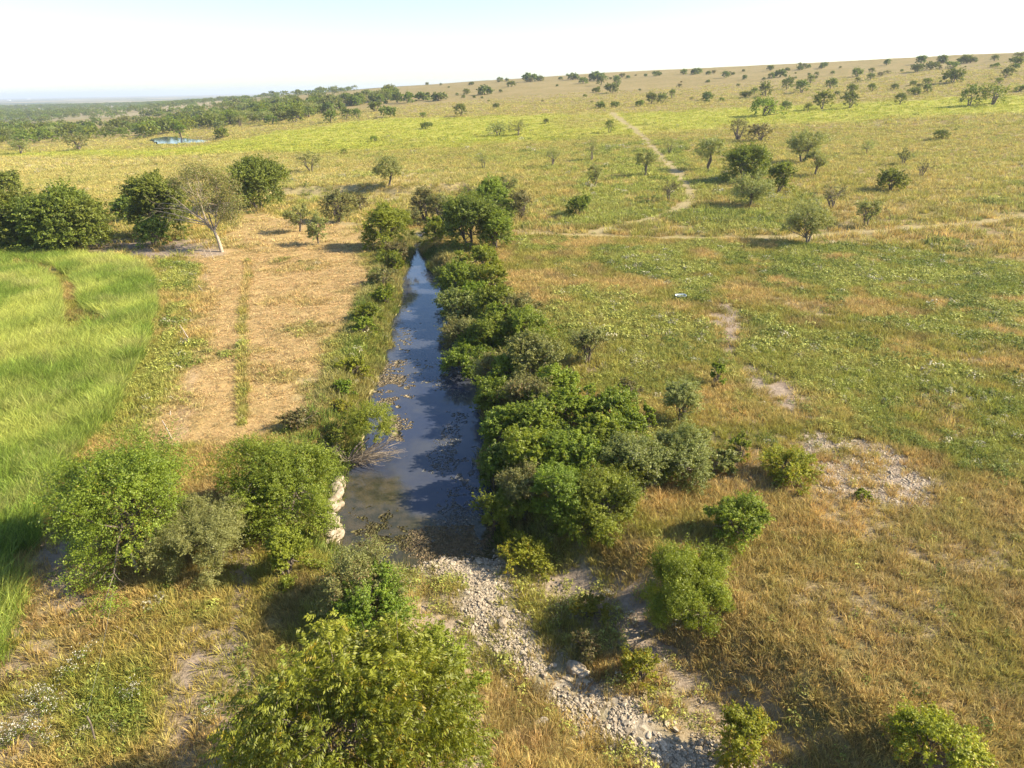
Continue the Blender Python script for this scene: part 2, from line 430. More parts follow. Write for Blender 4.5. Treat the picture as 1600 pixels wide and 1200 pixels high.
def stonemat(name, c1, c2):
    mt, t, out = newmat(name)
    tc = N(t, 'ShaderNodeTexCoord'); n = noise(t, tc.outputs['Object'], 4, 6, .65); oi = N(t, 'ShaderNodeObjectInfo')
    c = mix(t, ramp(t, n, .3, .72), c1, c2)
    c = mix(t, mth(t, 'MULTIPLY', oi.outputs['Random'], .75), c, (.20, .15, .095))
    p = N(t, 'ShaderNodeBsdfPrincipled'); t.links.new(c, p.inputs['Base Color']); p.inputs['Roughness'].default_value = .8
    bp = N(t, 'ShaderNodeBump'); bp.inputs['Strength'].default_value = .6; bp.inputs['Distance'].default_value = .05
    t.links.new(n, bp.inputs['Height']); t.links.new(bp.outputs[0], p.inputs['Normal'])
    t.links.new(p.outputs[0], out.inputs[0]); return mt

def groundmat():
    mt, t, out = newmat('ground_cover')
    geo = N(t, 'ShaderNodeNewGeometry'); pos = geo.outputs['Position']
    a1 = N(t, 'ShaderNodeAttribute', attribute_name='c1'); a2 = N(t, 'ShaderNodeAttribute', attribute_name='c2'); a3 = N(t, 'ShaderNodeAttribute', attribute_name='c3')
    s1 = N(t, 'ShaderNodeSeparateColor'); t.links.new(a1.outputs['Color'], s1.inputs[0])
    s2 = N(t, 'ShaderNodeSeparateColor'); t.links.new(a2.outputs['Color'], s2.inputs[0])
    s3 = N(t, 'ShaderNodeSeparateColor'); t.links.new(a3.outputs['Color'], s3.inputs[0])
    nf = mth(t, 'MULTIPLY_ADD', noise(t, pos, 5.5, 6, .7), .6, mth(t, 'MULTIPLY', noise(t, pos, .35, 9, .8), .4)); nm = noise(t, pos, .55, 5, .6); nl = noise(t, pos, .045, 5, .6); nv = noise(t, pos, .0022, 6, .62)
    straw = mix(t, ramp(t, nf, .3, .7), (.145, .100, .038), (.36, .255, .11))
    olive = mix(t, ramp(t, nf, .3, .7), (.095, .085, .022), (.235, .205, .065))
    base = mix(t, ramp(t, nm, .35, .65), straw, olive)
    base = mix(t, mth(t, 'MULTIPLY', ramp(t, nl, .42, .62), .55), base, mix(t, nf, (.19, .15, .065), (.33, .25, .12)))
    grn = mix(t, ramp(t, nf, .32, .68), (.11, .11, .025), (.29, .265, .07))
    base = mix(t, mth(t, 'MULTIPLY', s1.outputs[0], .85), base, grn)
    yel = mix(t, ramp(t, nm, .3, .7), (.24, .25, .032), (.37, .33, .065))
    base = mix(t, s1.outputs[1], base, yel)
    tan = mix(t, ramp(t, nf, .3, .7), (.27, .175, .070), (.46, .315, .14))
    tan = mix(t, mth(t, 'MULTIPLY', ramp(t, nm, .5, .7), .35), tan, (.25, .21, .05))
    base = mix(t, s2.outputs[1], base, tan)
    tup = mix(t, ramp(t, nl, .35, .65), (.34, .28, .13), (.42, .33, .18))
    base = mix(t, mth(t, 'MULTIPLY', s3.outputs[0], .8), base, tup)
    bare = mix(t, ramp(t, nf, .3, .7), (.17, .125, .09), (.36, .28, .205))
    base = mix(t, s1.outputs[2], base, bare)
    pale = mix(t, ramp(t, nf, .25, .7), (.22, .175, .08), (.36, .29, .15))
    base = mix(t, s2.outputs[0], base, pale)
    vo = N(t, 'ShaderNodeTexVoronoi'); t.links.new(pos, vo.inputs['Vector']); vo.inputs['Scale'].default_value = 7
    vc = N(t, 'ShaderNodeSeparateColor'); t.links.new(vo.outputs['Color'], vc.inputs[0])
    rock = mix(t, vc.outputs[0], (.13, .10, .07), (.50, .43, .32))
    rock = mix(t, ramp(t, nm, .45, .65), rock, (.22, .19, .16))
    base = mix(t, mth(t, 'MULTIPLY', s2.outputs[2], mth(t, 'MULTIPLY_ADD', ramp(t, nm, .38, .58), -.6, 1.0)), base, rock)
    bedc = mix(t, ramp(t, nm, .35, .65), (.24, .22, .08), (.44, .36, .18))
    bedc = mix(t, s3.outputs[2], bedc, mix(t, ramp(t, nf, .3, .7), (.16, .115, .065), (.34, .26, .17)))
    base = mix(t, s3.outputs[1], base, bedc)
    # far country beyond the ridge: dark woods and pale fields
    far = a3.outputs['Alpha']
    fc = mix(t, ramp(t, nv, .40, .60), (.05, .075, .03), (.30, .24, .13))
    base = mix(t, far, base, fc)
    p = N(t, 'ShaderNodeBsdfPrincipled'); t.links.new(base, p.inputs['Base Color'])
    p.inputs['Roughness'].default_value = .95; p.inputs['Specular IOR Level'].default_value = .1
    bp = N(t, 'ShaderNodeBump'); bp.inputs['Strength'].default_value = .9; bp.inputs['Distance'].default_value = .22
    h = mth(t, 'ADD', mth(t, 'MULTIPLY', nf, .55), mth(t, 'MULTIPLY', nm, 1.2))
    t.links.new(h, bp.inputs['Height']); t.links.new(bp.outputs[0], p.inputs['Normal'])
    t.links.new(p.outputs[0], out.inputs[0]); return mt

def watermat():
    mt, t, out = newmat('creek_water')
    geo = N(t, 'ShaderNodeNewGeometry'); pos = geo.outputs['Position']
    at = N(t, 'ShaderNodeAttribute', attribute_name='murk')
    n = noise(t, pos, 1.1, 3, .5); n2 = noise(t, pos, 6, 3, .6)
    mk = mix(t, ramp(t, noise(t, pos, .35, 4, .6), .35, .65), (.034, .042, .068), (.058, .062, .074))
    sa = N(t, 'ShaderNodeAttribute', attribute_name='silt'); mk = mix(t, sa.outputs['Fac'], mk, mix(t, ramp(t, noise(t, pos, 1.7, 5, .65), .35, .65), (.060, .058, .022), (.15, .12, .06)))
    dif = N(t, 'ShaderNodeBsdfDiffuse'); t.links.new(mk, dif.inputs[0])
    tr = N(t, 'ShaderNodeBsdfTransparent'); tr.inputs[0].default_value = (.80, .76, .62, 1)
    body = N(t, 'ShaderNodeMixShader'); t.links.new(at.outputs['Fac'], body.inputs[0]); t.links.new(tr.outputs[0], body.inputs[1]); t.links.new(dif.outputs[0], body.inputs[2])
    gl = N(t, 'ShaderNodeBsdfGlossy'); gl.inputs['Roughness'].default_value = .06; gl.inputs['Color'].default_value = (.9, .95, 1, 1)
    bp = N(t, 'ShaderNodeBump'); bp.inputs['Strength'].default_value = .10; bp.inputs['Distance'].default_value = .05
    t.links.new(mth(t, 'ADD', n, mth(t, 'MULTIPLY', n2, .2)), bp.inputs['Height'])
    fr = N(t, 'ShaderNodeFresnel'); fr.inputs[0].default_value = 1.36
    t.links.new(bp.outputs[0], gl.inputs['Normal']); t.links.new(bp.outputs[0], fr.inputs['Normal'])
    ms = N(t, 'ShaderNodeMixShader'); t.links.new(fr.outputs[0], ms.inputs[0])
    t.links.new(body.outputs[0], ms.inputs[1]); t.links.new(gl.outputs[0], ms.inputs[2]); t.links.new(ms.outputs[0], out.inputs[0])
    return mt

M = dict(
    ground=groundmat(), water=watermat(),
    oak=leafmat('oak_leaf', (.070, .098, .012), (.27, .315, .042), .36, warmk=.03),
    elm=leafmat('elm_leaf', (.070, .105, .010), (.31, .36, .036), .40, warm=(.34, .22, .03), warmk=.05),
    bright=leafmat('bright_leaf', (.11, .15, .014), (.36, .42, .045), .44, warmk=.03),
    mesq=leafmat('mesquite_leaf', (.17, .19, .055), (.40, .42, .14), .42, warm=(.30, .25, .10), warmk=.08),
    cedar=leafmat('cedar_leaf', (.09, .125, .012), (.34, .41, .040), .38, warmk=.02),
    silver=leafmat('silver_leaf', (.09, .115, .022), (.34, .36, .10), .36, warm=(.3, .28, .2), warmk=.08),
    brush=leafmat('brush_leaf', (.11, .11, .030), (.30, .29, .09), .34, warm=(.22, .13, .06), warmk=.2),
    yellow=leafmat('yellow_leaf', (.12, .14, .012), (.40, .38, .035), .42, warm=(.45, .28, .03), warmk=.12),
    pecan=leafmat('compound_leaf', (.062, .095, .008), (.32, .35, .036), .40, warm=(.38, .30, .03), warmk=.05, rough=.5),
    bark=barkmat('dark_bark', (.07, .05, .035), (.20, .16, .12)),
    pale=barkmat('pale_bark', (.20, .15, .10), (.42, .34, .25)),
    stone=stonemat('limestone', (.25, .195, .125), (.58, .49, .36)),
    grass=grassmat('grass_blade'), weed=grassmat('weed_leaf', .3),
)

# ------------------------------------------------------------------ ground, tracks, creek bed, water: one polar sheet cut by land cover
az_in = np.linspace(-52, 52, 560); az_out = np.linspace(52, 308, 74)[1:-1]
az = np.radians(np.concatenate([az_in, az_out])); na = len(az)
rr = np.concatenate([[0.0, 4, 8], 11.0 * (16000 / 11.0) ** np.linspace(0, 1, 940)])
Rg, Ag = np.meshgrid(rr, az, indexing='ij')
X = (Rg * np.sin(Ag)).ravel(); Y = (Rg * np.cos(Ag)).ravel()
Zt = terrain(X, Y)
cv = cover(X, Y)
one = np.ones_like(X)
farm = sst(1.02, 1.25, cv['r'] / np.interp(np.clip(800 + FPX * (X / np.maximum(Y, np.abs(X) * .5 + 1e-3)) / math.cos(PITCH), -900, 2600), RX, RR))
SHAL = onplane(*np.array([(530, 740), (625, 745), (640, 795), (700, 825), (765, 805), (785, 890), (640, 900), (520, 880)], float).T, WL)
SAND = onplane(*np.array([(640, 815), (700, 795), (765, 815), (785, 890), (640, 900)], float).T, WL)
shal = 1 - sst(-.6, .6, sdf_poly(X, Y, SHAL, 8) + (fbm(X, Y, 1.5, 81) - .5) * 1.2)
sand = 1 - sst(-.8, .6, sdf_poly(X, Y, SAND, 8) + (fbm(X, Y, 1.2, 83) - .5) * 1.2)
Zt = np.where((dwater(X, Y, 8) < 0) & (shal > 0), np.maximum(Zt, WL - 0.10 - .55 * (1 - shal)), Zt)
c1 = np.stack([cv['green'], cv['yel'], cv['bare'], one], 1)
c2 = np.stack([cv['pale'], cv['mown'], cv['bed'], one], 1)
c3 = np.stack([cv['tanup'], cv['wet'], sand, farm], 1)
V = np.stack([X, Y, Zt], 1)
nr = len(rr)
i = np.arange(nr - 1)[:, None]; j = np.arange(na)[None]; j2 = (j + 1) % na
FG = np.stack([i * na + j, i * na + j2, (i + 1) * na + j2, (i + 1) * na + j], -1).reshape(-1, 4)
def sub(name, mask, V, attrs, mat, smooth=True):
    f = FG[mask]; u, inv = np.unique(f, return_inverse=True)
    me = mkmesh(name, V[u], inv.reshape(-1, 4), {k: a[u] for k, a in attrs.items()}, smooth)
    return addobj(name, me, mat)
att = dict(c1=c1, c2=c2, c3=c3)
fm = lambda a: a[FG].mean(1)
is_bed = (fm(sdf_poly(X, Y, BED, 12)) < 0) & (fm(cv['wet']) < .5)
is_trk = (fm(cv['pale']) > .32) & ~is_bed & (fm(sdf_poly(X, Y, np.vstack([W2([(430, 280), (650, 280), (650, 300), (430, 300)])]), 5)) > 0)
tag(sub('ground', ~(is_bed | is_trk), V, att, M['ground']), kind='structure')
tag(sub('creek_bed', is_bed, V, att, M['ground']), kind='structure')
tag(sub('dirt_track', is_trk, V, att, M['ground']), kind='structure')

dwv = dwater(X, Y, 8)
Vw = V.copy(); Vw[:, 2] = WL
murk = sst(-.1, .35, -dwv) * (1 - .45 * shal) * .97
tag(sub('creek_water', fm(dwv) < .6, Vw, dict(murk=murk, silt=np.clip(shal * .75 + sand * .5, 0, 1)), M['water']), kind='structure')
dpv = sdf_poly(X, Y, POND[0], 20)
Vp = V.copy(); Vp[:, 2] = POND[1] - .1
tag(sub('pond_water', (fm(dpv) < .5), Vp, dict(murk=one, silt=one * 0), M['water']), kind='structure')

# ------------------------------------------------------------------ scattering of uncountable ground cover (stuff)
PROTO = {}
def protos(key, meshes, mat):
    c = bpy.data.collections.new(key + '_kinds')
    for k, me in enumerate(meshes):
        o = addobj(key, me, mat, col=c)
    PROTO[key] = c

def scatter(name, key, P, rot, scl, tint, label, idx=None):
    n = len(P); nk = len(PROTO[key].objects)
    if idx is None: idx = rs.randint(0, nk, n)
    me = mkmesh(name, P, np.zeros((0, 4), int), dict(rot=rot, scl=scl, tint=np.c_[tint, np.ones(n)]))
    a = me.attributes.new('idx', 'INT', 'POINT'); a.data.foreach_set('value', idx.astype(np.int32))
    o = addobj(name, me); tag(o, kind='stuff', label=label, cat='ground cover')
    ng = bpy.data.node_groups.new(name, 'GeometryNodeTree')
    ng.interface.new_socket('Geometry', in_out='INPUT', socket_type='NodeSocketGeometry')
    ng.interface.new_socket('Geometry', in_out='OUTPUT', socket_type='NodeSocketGeometry')
    gi = ng.nodes.new('NodeGroupInput'); go = ng.nodes.new('NodeGroupOutput')
    mp = ng.nodes.new('GeometryNodeMeshToPoints')
    iop = ng.nodes.new('GeometryNodeInstanceOnPoints'); ci = ng.nodes.new('GeometryNodeCollectionInfo')
    ci.inputs['Collection'].default_value = PROTO[key]; ci.inputs['Separate Children'].default_value = True; ci.inputs['Reset Children'].default_value = True
    iop.inputs['Pick Instance'].default_value = True
    def na_(nm, ty):
        q = ng.nodes.new('GeometryNodeInputNamedAttribute'); q.data_type = ty; q.inputs[0].default_value = nm; return q.outputs[0]
    L = ng.links.new
    L(gi.outputs[0], mp.inputs[0]); L(mp.outputs[0], iop.inputs['Points']); L(ci.outputs[0], iop.inputs['Instance'])
    L(na_('idx', 'INT'), iop.inputs['Instance Index']); L(na_('rot', 'FLOAT_VECTOR'), iop.inputs['Rotation']); L(na_('scl', 'FLOAT_VECTOR'), iop.inputs['Scale'])
    L(iop.outputs[0], go.inputs[0])
    md = o.modifiers.new('scatter', 'NODES'); md.node_group = ng
    return o

def blades(n, rad, h0, h1, wd, lean, seg=2, seed=0, wind=(0, 0)):
    rg = np.random.RandomState(seed); a = rg.uniform(0, 2 * np.pi, n); q = rad * np.sqrt(rg.uniform(0, 1, n))
    base = np.stack([q * np.cos(a), q * np.sin(a), np.full(n, -.03)], 1)
    d = np.stack([np.cos(a), np.sin(a), 0 * a], 1) * rg.uniform(.2, 1, n)[:, None] * lean + rg.normal(0, .12 * lean + .03, (n, 3)) + np.array([wind[0], wind[1], 0])
    d[:, 2] = 0; h = rg.uniform(h0, h1, n)
    pr = rg.uniform(0, 2 * np.pi, n); side = np.stack([np.cos(pr), np.sin(pr), 0 * pr], 1) * wd * rg.uniform(.6, 1.2, n)[:, None]
    Vs = []; ts = np.linspace(0, 1, seg + 1)
    for k, t in enumerate(ts):
        c = base + d * h[:, None] * t ** 1.7
        c[:, 2] += h * (t - .28 * lean * t ** 2.4)
        if k < seg: Vs += [c - side * (1 - .55 * t), c + side * (1 - .55 * t)]
        else: Vs += [c]
    m_ = len(Vs); Vv = np.stack(Vs, 1).reshape(-1, 3); b = np.arange(n)[:, None] * m_
    Q = [b + np.array([[2 * k, 2 * k + 1, 2 * k + 3, 2 * k + 2]]) for k in range(seg - 1)]
    T = b + np.array([[2 * seg - 2, 2 * seg - 1, 2 * seg]])
    v = np.repeat(rg.uniform(0, 1, (n, 3)), m_, axis=0)
    return mkmesh('tuft', Vv, [np.concatenate(Q) if Q else np.zeros((0, 4), int), T], dict(v=v))

def leafcloud(C, sz, rg, up=.5, outc=None, asp=.5, droop=0):
    """one rhombic leaf per centre"""
    n = len(C)
    nrm = rg.normal(0, .6, (n, 3)); nrm[:, 2] += up
    if outc is not None: nrm += outc
    nrm /= np.linalg.norm(nrm, axis=1)[:, None]
    t = rg.normal(0, 1, (n, 3)); t[:, 2] -= droop
    t -= (t * nrm).sum(1)[:, None] * nrm; t /= np.linalg.norm(t, axis=1)[:, None] + 1e-9
    b = np.cross(nrm, t); s = (sz * rg.uniform(.6, 1.25, n))[:, None]
    Vv = np.stack([C - t * s * .5, C + b * s * asp * .5 + t * s * .05, C + t * s * .5, C - b * s * asp * .5 + t * s * .05], 1).reshape(-1, 3)
    Fc = (np.arange(n)[:, None] * 4 + np.arange(4)[None])
    return Vv, Fc

def weedmesh(seed, R=.3, H=.4, n=70, leaf=.09, up=.6):
    rg = np.random.RandomState(seed)
    d = rg.normal(0, 1, (n, 3)); d[:, 2] = np.abs(d[:, 2]); d /= np.linalg.norm(d, axis=1)[:, None]
    C = d * rg.uniform(.35, 1, n)[:, None] ** .5 * np.array([R, R, H]) * (1 + .25 * np.sin(d[:, :1] * 5 + seed))
    Vv, Fc = leafcloud(C, leaf, rg, up, d * .6, .55)
    return mkmesh('weed', Vv, Fc, dict(v=np.repeat(rg.uniform(0, 1, (n, 3)), 4, axis=0)))

protos('dry_tuft', [blades(26, .16, .18, .46, .011, .75, 2, s) for s in range(6)] + [blades(34, .22, .10, .26, .010, 1.0, 2, 10 + s) for s in range(3)], M['grass'])
protos('coarse_tuft', [blades(26, .27, .20, .45, .017, .8, 2, 40 + s) for s in range(6)], M['grass'])
protos('tall_tuft', [blades(36, .34, .75, 1.5, .013, .70, 3, 60 + s, (.16, .10)) for s in range(7)], M['grass'])
protos('weed', [weedmesh(s) for s in range(6)], M['weed'])
protos('coarse_weed', [weedmesh(20 + s, .40, .36, 60, .14) for s in range(5)], M['weed'])

def sector(n, r0, r1, a=50):
    r = np.sqrt(rs.uniform(r0 * r0, r1 * r1, n)); t = np.radians(rs.uniform(-a, a, n))
    return r * np.sin(t), r * np.cos(t)

def rots(n, tilt=.12): return np.stack([rs.normal(0, tilt, n), rs.normal(0, tilt, n), rs.uniform(0, 6.283, n)], 1)

STRAW = np.array([.50, .365, .125]); OLIVE = np.array([.31, .28, .055]); BROWN = np.array([.29, .20, .085]); GREEN = np.array([.25, .275, .045])
YELG = np.array([.36, .38, .045]); TAN = np.array([.52, .375, .18]); ORANGE = np.array([.50, .345, .12])
def grass_tint(x, y, c):
    n = len(x); a = sst(.35, .62, fbm(x, y, 4, 91))[:, None]; b = sst(.55, .75, fbm(x, y, 2.2, 93))[:, None]
    t = STRAW * (1 - a) + OLIVE * a
    t = t * (1 - .6 * b) + BROWN * .6 * b
    o = sst(.55, .7, fbm(x, y, 8, 95))[:, None] * .38; t = t * (1 - o) + ORANGE * o
    g = c['green'][:, None]; t = t * (1 - .8 * g) + GREEN * 1.2 * .8 * g
    gd = (1 - sst(-3, 3, sdf_poly(x, y, GOLD, 10) + (fbm(x, y, 5, 96) - .5) * 8))[:, None] * .62; t = t * (1 - gd) + np.array([.45, .335, .125]) * gd
    yv = c['yel'][:, None]; t = t * (1 - yv) + YELG * yv
    mo = c['mown'][:, None] * .85; t = t * (1 - mo) + TAN * mo
    tu = c['tanup'][:, None] * .6; t = t * (1 - tu) + TAN * .85 * tu
    fr_ = sst(70, 170, c['r'])[:, None] * .62 * (1 - yv); t = t * (1 - fr_) + (np.array([.43, .40, .09]) * (1 - .35 * g) + np.array([.06, .11, .0]) * g) * fr_
    t = t * (1 + (rs.uniform(-.28, .28, n) * (1 - .4 * sst(60, 200, c['r']))))[:, None]; t[:, 0] *= rs.uniform(.9, 1.1, n)
    return t

GP = []; GC = []
for n, r0, r1, s, key in ((50000, 12, 42, 1.0, 0), (78000, 42, 90, 1.1, 1), (50000, 90, 230, 2.1, 1), (56000, 225, 480, 3.4, 1)):
    x, y = sector(n, r0, r1); c = cover(x, y)
    keep = (c['tall'] < .5) & (c['wet'] < .3) & ((c['r'] < 225) | (rs.uniform(0, 1, n) < 1.1 - (c['r'] - 225) / 255) & (sdf_poly(x, y, POND[0], 5) > 1)) & (rs.uniform(0, 1, n) > c['pale'] * 1.05 + c['bare'] * .88 + c['bed'] * .85 + c['mown'] * .35)
    x, y = x[keep], y[keep]; c = {k: v[keep] for k, v in c.items()}
    k_ = len(x); z = terrain(x, y)
    hs = rs.uniform(.7, 1.3, k_) * (1 - .78 * c['mown']) * (1 - .35 * c['yel']) * (.8 + .5 * fbm(x, y, 5, 97)); hs *= 1 - .5 * sst(80, 260, c['r'])
    ws = s * rs.uniform(.8, 1.3, k_)
    GP.append((key, np.stack([x, y, z], 1), np.stack([ws, ws, s * hs], 1), grass_tint(x, y, c)))
P0 = GP[0]
scatter('dry_grass', 'dry_tuft', P0[1], rots(len(P0[1]), .15), P0[2], P0[3], 'dry straw and olive coloured grass tufts across the near meadow')
Pm = [np.concatenate([GP[1][k], GP[2][k], GP[3][k]]) for k in (1, 2, 3)]
scatter('meadow_grass', 'coarse_tuft', Pm[0], rots(len(Pm[0]), .15), Pm[1], Pm[2], 'patchy green and tan pasture grass over the wider meadow')

# weeds in the green patches
WP = []
for n, r0, r1, s, key in ((26000, 12, 50, 1.0, 'weed'), (75000, 50, 120, 1.2, 'coarse_weed'), (26000, 120, 260, 2.0, 'coarse_weed')):
    x, y = sector(n, r0, r1); c = cover(x, y)
    keep = (c['tall'] < .3) & (c['wet'] < .2) & (c['pale'] < .4) & (c['bed'] < .6) & (rs.uniform(0, 1, n) < c['green'] ** 1.5 * 1.0 * (1 - .8 * c['mown']) * (1 - .8 * c['yel']) + .02 + .25 * (c['bed'] > .1)) & (c['mown'] < .6)
    x, y = x[keep], y[keep]; k_ = len(x); z = terrain(x, y)
    a = sst(.35, .65, fbm(x, y, 5, 101))[:, None]; t = np.array([.15, .185, .028]) * (1 - a) + np.array([.35, .35, .075]) * a
    gq = (rs.uniform(0, 1, k_) < .06)[:, None]; t = t * (1 - gq) + np.array([.42, .38, .25]) * gq
    t = t * rs.uniform(.7, 1.3, k_)[:, None]
    q = s * rs.uniform(.5, 1.25, k_)
    WP.append((key, np.stack([x, y, z], 1), np.stack([q, q, q * rs.uniform(.6, 1.2, k_)], 1), t))
scatter('green_weeds', 'weed', WP[0][1], rots(len(WP[0][1])), WP[0][2], WP[0][3], 'low leafy green weeds among the near grass')
Pm = [np.concatenate([WP[1][k], WP[2][k]]) for k in (1, 2, 3)]
scatter('meadow_weeds', 'coarse_weed', Pm[0], rots(len(Pm[0])), Pm[1], Pm[2], 'patches of broad leaved green weeds spread over the right meadow')

# tall bright grass of the left field
bx = TALL[:, 0].min(), TALL[:, 0].max(), TALL[:, 1].min(), TALL[:, 1].max()
n = 60000; x = rs.uniform(max(bx[0], -75), bx[1], n); y = rs.uniform(bx[2], bx[3], n)
inside = (sdf_poly(x, y, TALL, 5) < .5) & (np.abs(np.arctan2(x, y)) < math.radians(56)); x, y = x[inside], y[inside]
c = cover(x, y); k_ = rs.uniform(0, 1, len(x)) < c['tall'] * .8 * sst(.18, .36, fbm(x, y, 1.3, 119)); x, y = x[k_], y[k_]
if len(x) > 26000: x, y = x[:26000], y[:26000]
a = sst(.35, .65, fbm(x, y, 6, 111))[:, None]
t = np.array([.22, .30, .040]) * (1 - a) + np.array([.47, .50, .105]) * a
t = t * rs.uniform(.6, 1.3, len(x))[:, None]; t2 = (sst(.55, .8, fbm(x, y, 1.8, 117)) * .6)[:, None]; t = t * (1 - t2) + np.array([.42, .38, .13]) * t2
q = (.62 + .45 * fbm(x, y, 7, 113) + .35 * fbm(x, y, 2.2, 115)) * rs.uniform(.8, 1.15, len(x))
rt = np.stack([rs.normal(0, .12, len(x)), rs.normal(0, .12, len(x)), rs.normal(0, 1.3, len(x))], 1)
scatter('tall_green_grass', 'tall_tuft', np.stack([x, y, terrain(x, y)], 1), rt, np.stack([q, q, q], 1), t, 'tall bright green grass filling the field on the left')

# ------------------------------------------------------------------ plants
def lobed(d, seed, k=.30):
    rg = np.random.RandomState(seed); s = 0
    for i in range(6):
        v = rg.normal(0, 1, 3); v /= np.linalg.norm(v); s = s + rg.uniform(.4, 1) * np.cos((d @ v) * rg.uniform(3, 6) + rg.uniform(0, 6))
    return 1 + k * s / 2.2

KIND = dict(  # leaf material, bark, clump spread, leaf shape aspect, density, crown base, upward sprays, category name
    oak=dict(m='oak', bark='bark', h0=.04, cl=.20, asp=.62, fill=1.5, stems=2),
    elm=dict(m='elm', bark='bark', h0=.0, cl=.19, asp=.5, fill=1.0, stems=3),
    bright=dict(m='bright', bark='bark', h0=.0, cl=.17, asp=.5, fill=.95, stems=4),
    mesq=dict(m='mesq', bark='bark', h0=.22, cl=.20, asp=.32, fill=.50, stems=2),
    feather=dict(m='mesq', bark='bark', h0=.05, cl=.20, asp=.30, fill=.75, stems=3),
    cedar=dict(m='cedar', bark='bark', h0=.0, cl=.15, asp=.30, fill=1.3, stems=4, spray=1),
    silver=dict(m='silver', bark='pale', h0=.0, cl=.18, asp=.55, fill=.95, stems=3),
    brush=dict(m='brush', bark='bark', h0=.02, cl=.2, asp=.4, fill=.5, stems=5),
    yellow=dict(m='yellow', bark='bark', h0=.0, cl=.2, asp=.5, fill=.7, stems=5),
    bare=dict(m='brush', bark='bark', h0=.2, cl=.2, asp=.3, fill=.10, stems=3),
)
NSTAT = [0]
def dep_small(leaf): return leaf < .2
def plant_meshes(kind, W, H, leaf, seed, nmax=110000):
    K = KIND[kind]; rg = np.random.RandomState(seed)
    a = W / 2; h0 = K['h0'] * H; b = (H - h0) / 2; cz = h0 + b
    skirt = K['h0'] < .06
    area = 4 * np.pi * ((a * a + 2 * a * b) / 3)
    nc = int(np.clip(14 + 34 * K['fill'], 12, 60) * (2.3 if W > 5 else 1)) if W > 1.2 else 18
    ck = .86 if W > 5 and dep_small(leaf) else 1.0
    if K.get('spray'): nc = 60
    d = rg.normal(0, 1, (nc, 3)); d /= np.linalg.norm(d, axis=1)[:, None]
    if skirt: d[:, 2] = np.where(d[:, 2] < -.35, -d[:, 2], d[:, 2])
    rad = rg.uniform(.25, 1, nc) ** .45 * .84
    lob = lobed(d, seed)
    sc3 = np.array([a, a, b * (.86 if skirt else .95)]); cz = cz * (.90 if skirt else 1)
    if skirt:
        hd = d[:, :2] / (np.linalg.norm(d[:, :2], axis=1)[:, None] + 1e-6)
        low = d[:, 2] < .25; d[low, :2] = hd[low] * .93
        d[:, 2] = np.where(low & (rg.uniform(0, 1, nc) < .7), -rg.uniform(.1, 1.0, nc), d[:, 2])
    C = d * (rad * lob * 1.03)[:, None] * sc3; C[:, 2] += cz
    n = int(min(nmax, K['fill'] * 6.0 * area / (leaf * leaf * K['asp'])))
    n = max(n, 60); NSTAT[0] += n
    csz = rg.uniform(.6, 1.35, nc) * K['cl'] * 1.15 * (a * a * b) ** (1 / 3) * 1.25 * ck
    per = 26 if leaf < .3 else 12; nt_ = max(n // per, 12); n = nt_ * per
    tc_ = rg.randint(0, nc, nt_); e0 = rg.normal(0, 1, (nt_, 3)); e0 /= np.linalg.norm(e0, axis=1)[:, None]
    T0 = C[tc_] + e0 * (csz[tc_] * rg.uniform(.2, .95, nt_))[:, None]
    to = C[tc_] - np.array([0, 0, cz * .6]); to /= np.linalg.norm(to, axis=1)[:, None] + 1e-6
    up = 1.6 if K.get('spray') else .25
    td = to * .9 + e0 * .7 + rg.normal(0, .35, (nt_, 3)) + np.array([0, 0, up]); td /= np.linalg.norm(td, axis=1)[:, None]
    tl = np.minimum(csz[tc_] * rg.uniform(.5, 1.25, nt_), .9 if leaf < .3 else 9) * (1.25 if K.get('spray') else 1)
    tp = rg.uniform(0, 1, (nt_, per)); jit = rg.normal(0, 1, (nt_, per, 3)); jit[..., 2] *= .55
    P = (T0[:, None] + td[:, None] * (tp * tl[:, None])[..., None] + jit * ((tl * .17)[:, None] * (1.15 - .8 * tp))[..., None]).reshape(-1, 3)
    P[:, 2] -= ((tp ** 2) * tl[:, None] * (.0 if K.get('spray') else .18)).ravel()
    ci = np.repeat(tc_, per); e = np.repeat(e0, per, axis=0); out = np.repeat(td, per, axis=0); tv = np.repeat(rg.uniform(0, 1, nt_), per)
    P[:, 2] = np.maximum(P[:, 2], .02 * H)
    Vv, Fc = leafcloud(P, leaf, rg, .45 if not K.get('spray') else 0, e * .35 + out * .35, K['asp'])
    cvv = rg.uniform(0, 1, nc)
    v0 = np.clip(.35 * rg.uniform(0, 1, n) + .35 * cvv[ci] + .3 * tv, 0, 1); v1 = .65 * rg.uniform(0, 1, n) + .35 * rg.uniform(0, 1, nc)[ci] ** .5
    v = np.repeat(np.stack([v0, v1, v0], 1), 4, axis=0)
    crown = mkmesh('crown', Vv, Fc, dict(v=v)); crown.materials.append(M[K['m']])
    wd = Wood(); r0 = .028 * (W + H) / 2 + .01
    if leaf > .3: r0 *= 1.3
    st = []
    for s in range(K['stems']):
        ang = rg.uniform(0, 6.28); lo = np.array([math.cos(ang), math.sin(ang), 0]) * a * .05
        tip = np.array([math.cos(ang), math.sin(ang), 0]) * a * rg.uniform(.15, .45) + np.array([0, 0, h0 + b * rg.uniform(.5, 1.1)])
        st.append(wd.limb(lo - [0, 0, .25], tip, r0, r0 * .45, rg, .08, 6, 6))
    order = rg.permutation(nc)[:min(nc, 26 if leaf < .3 else 8)]
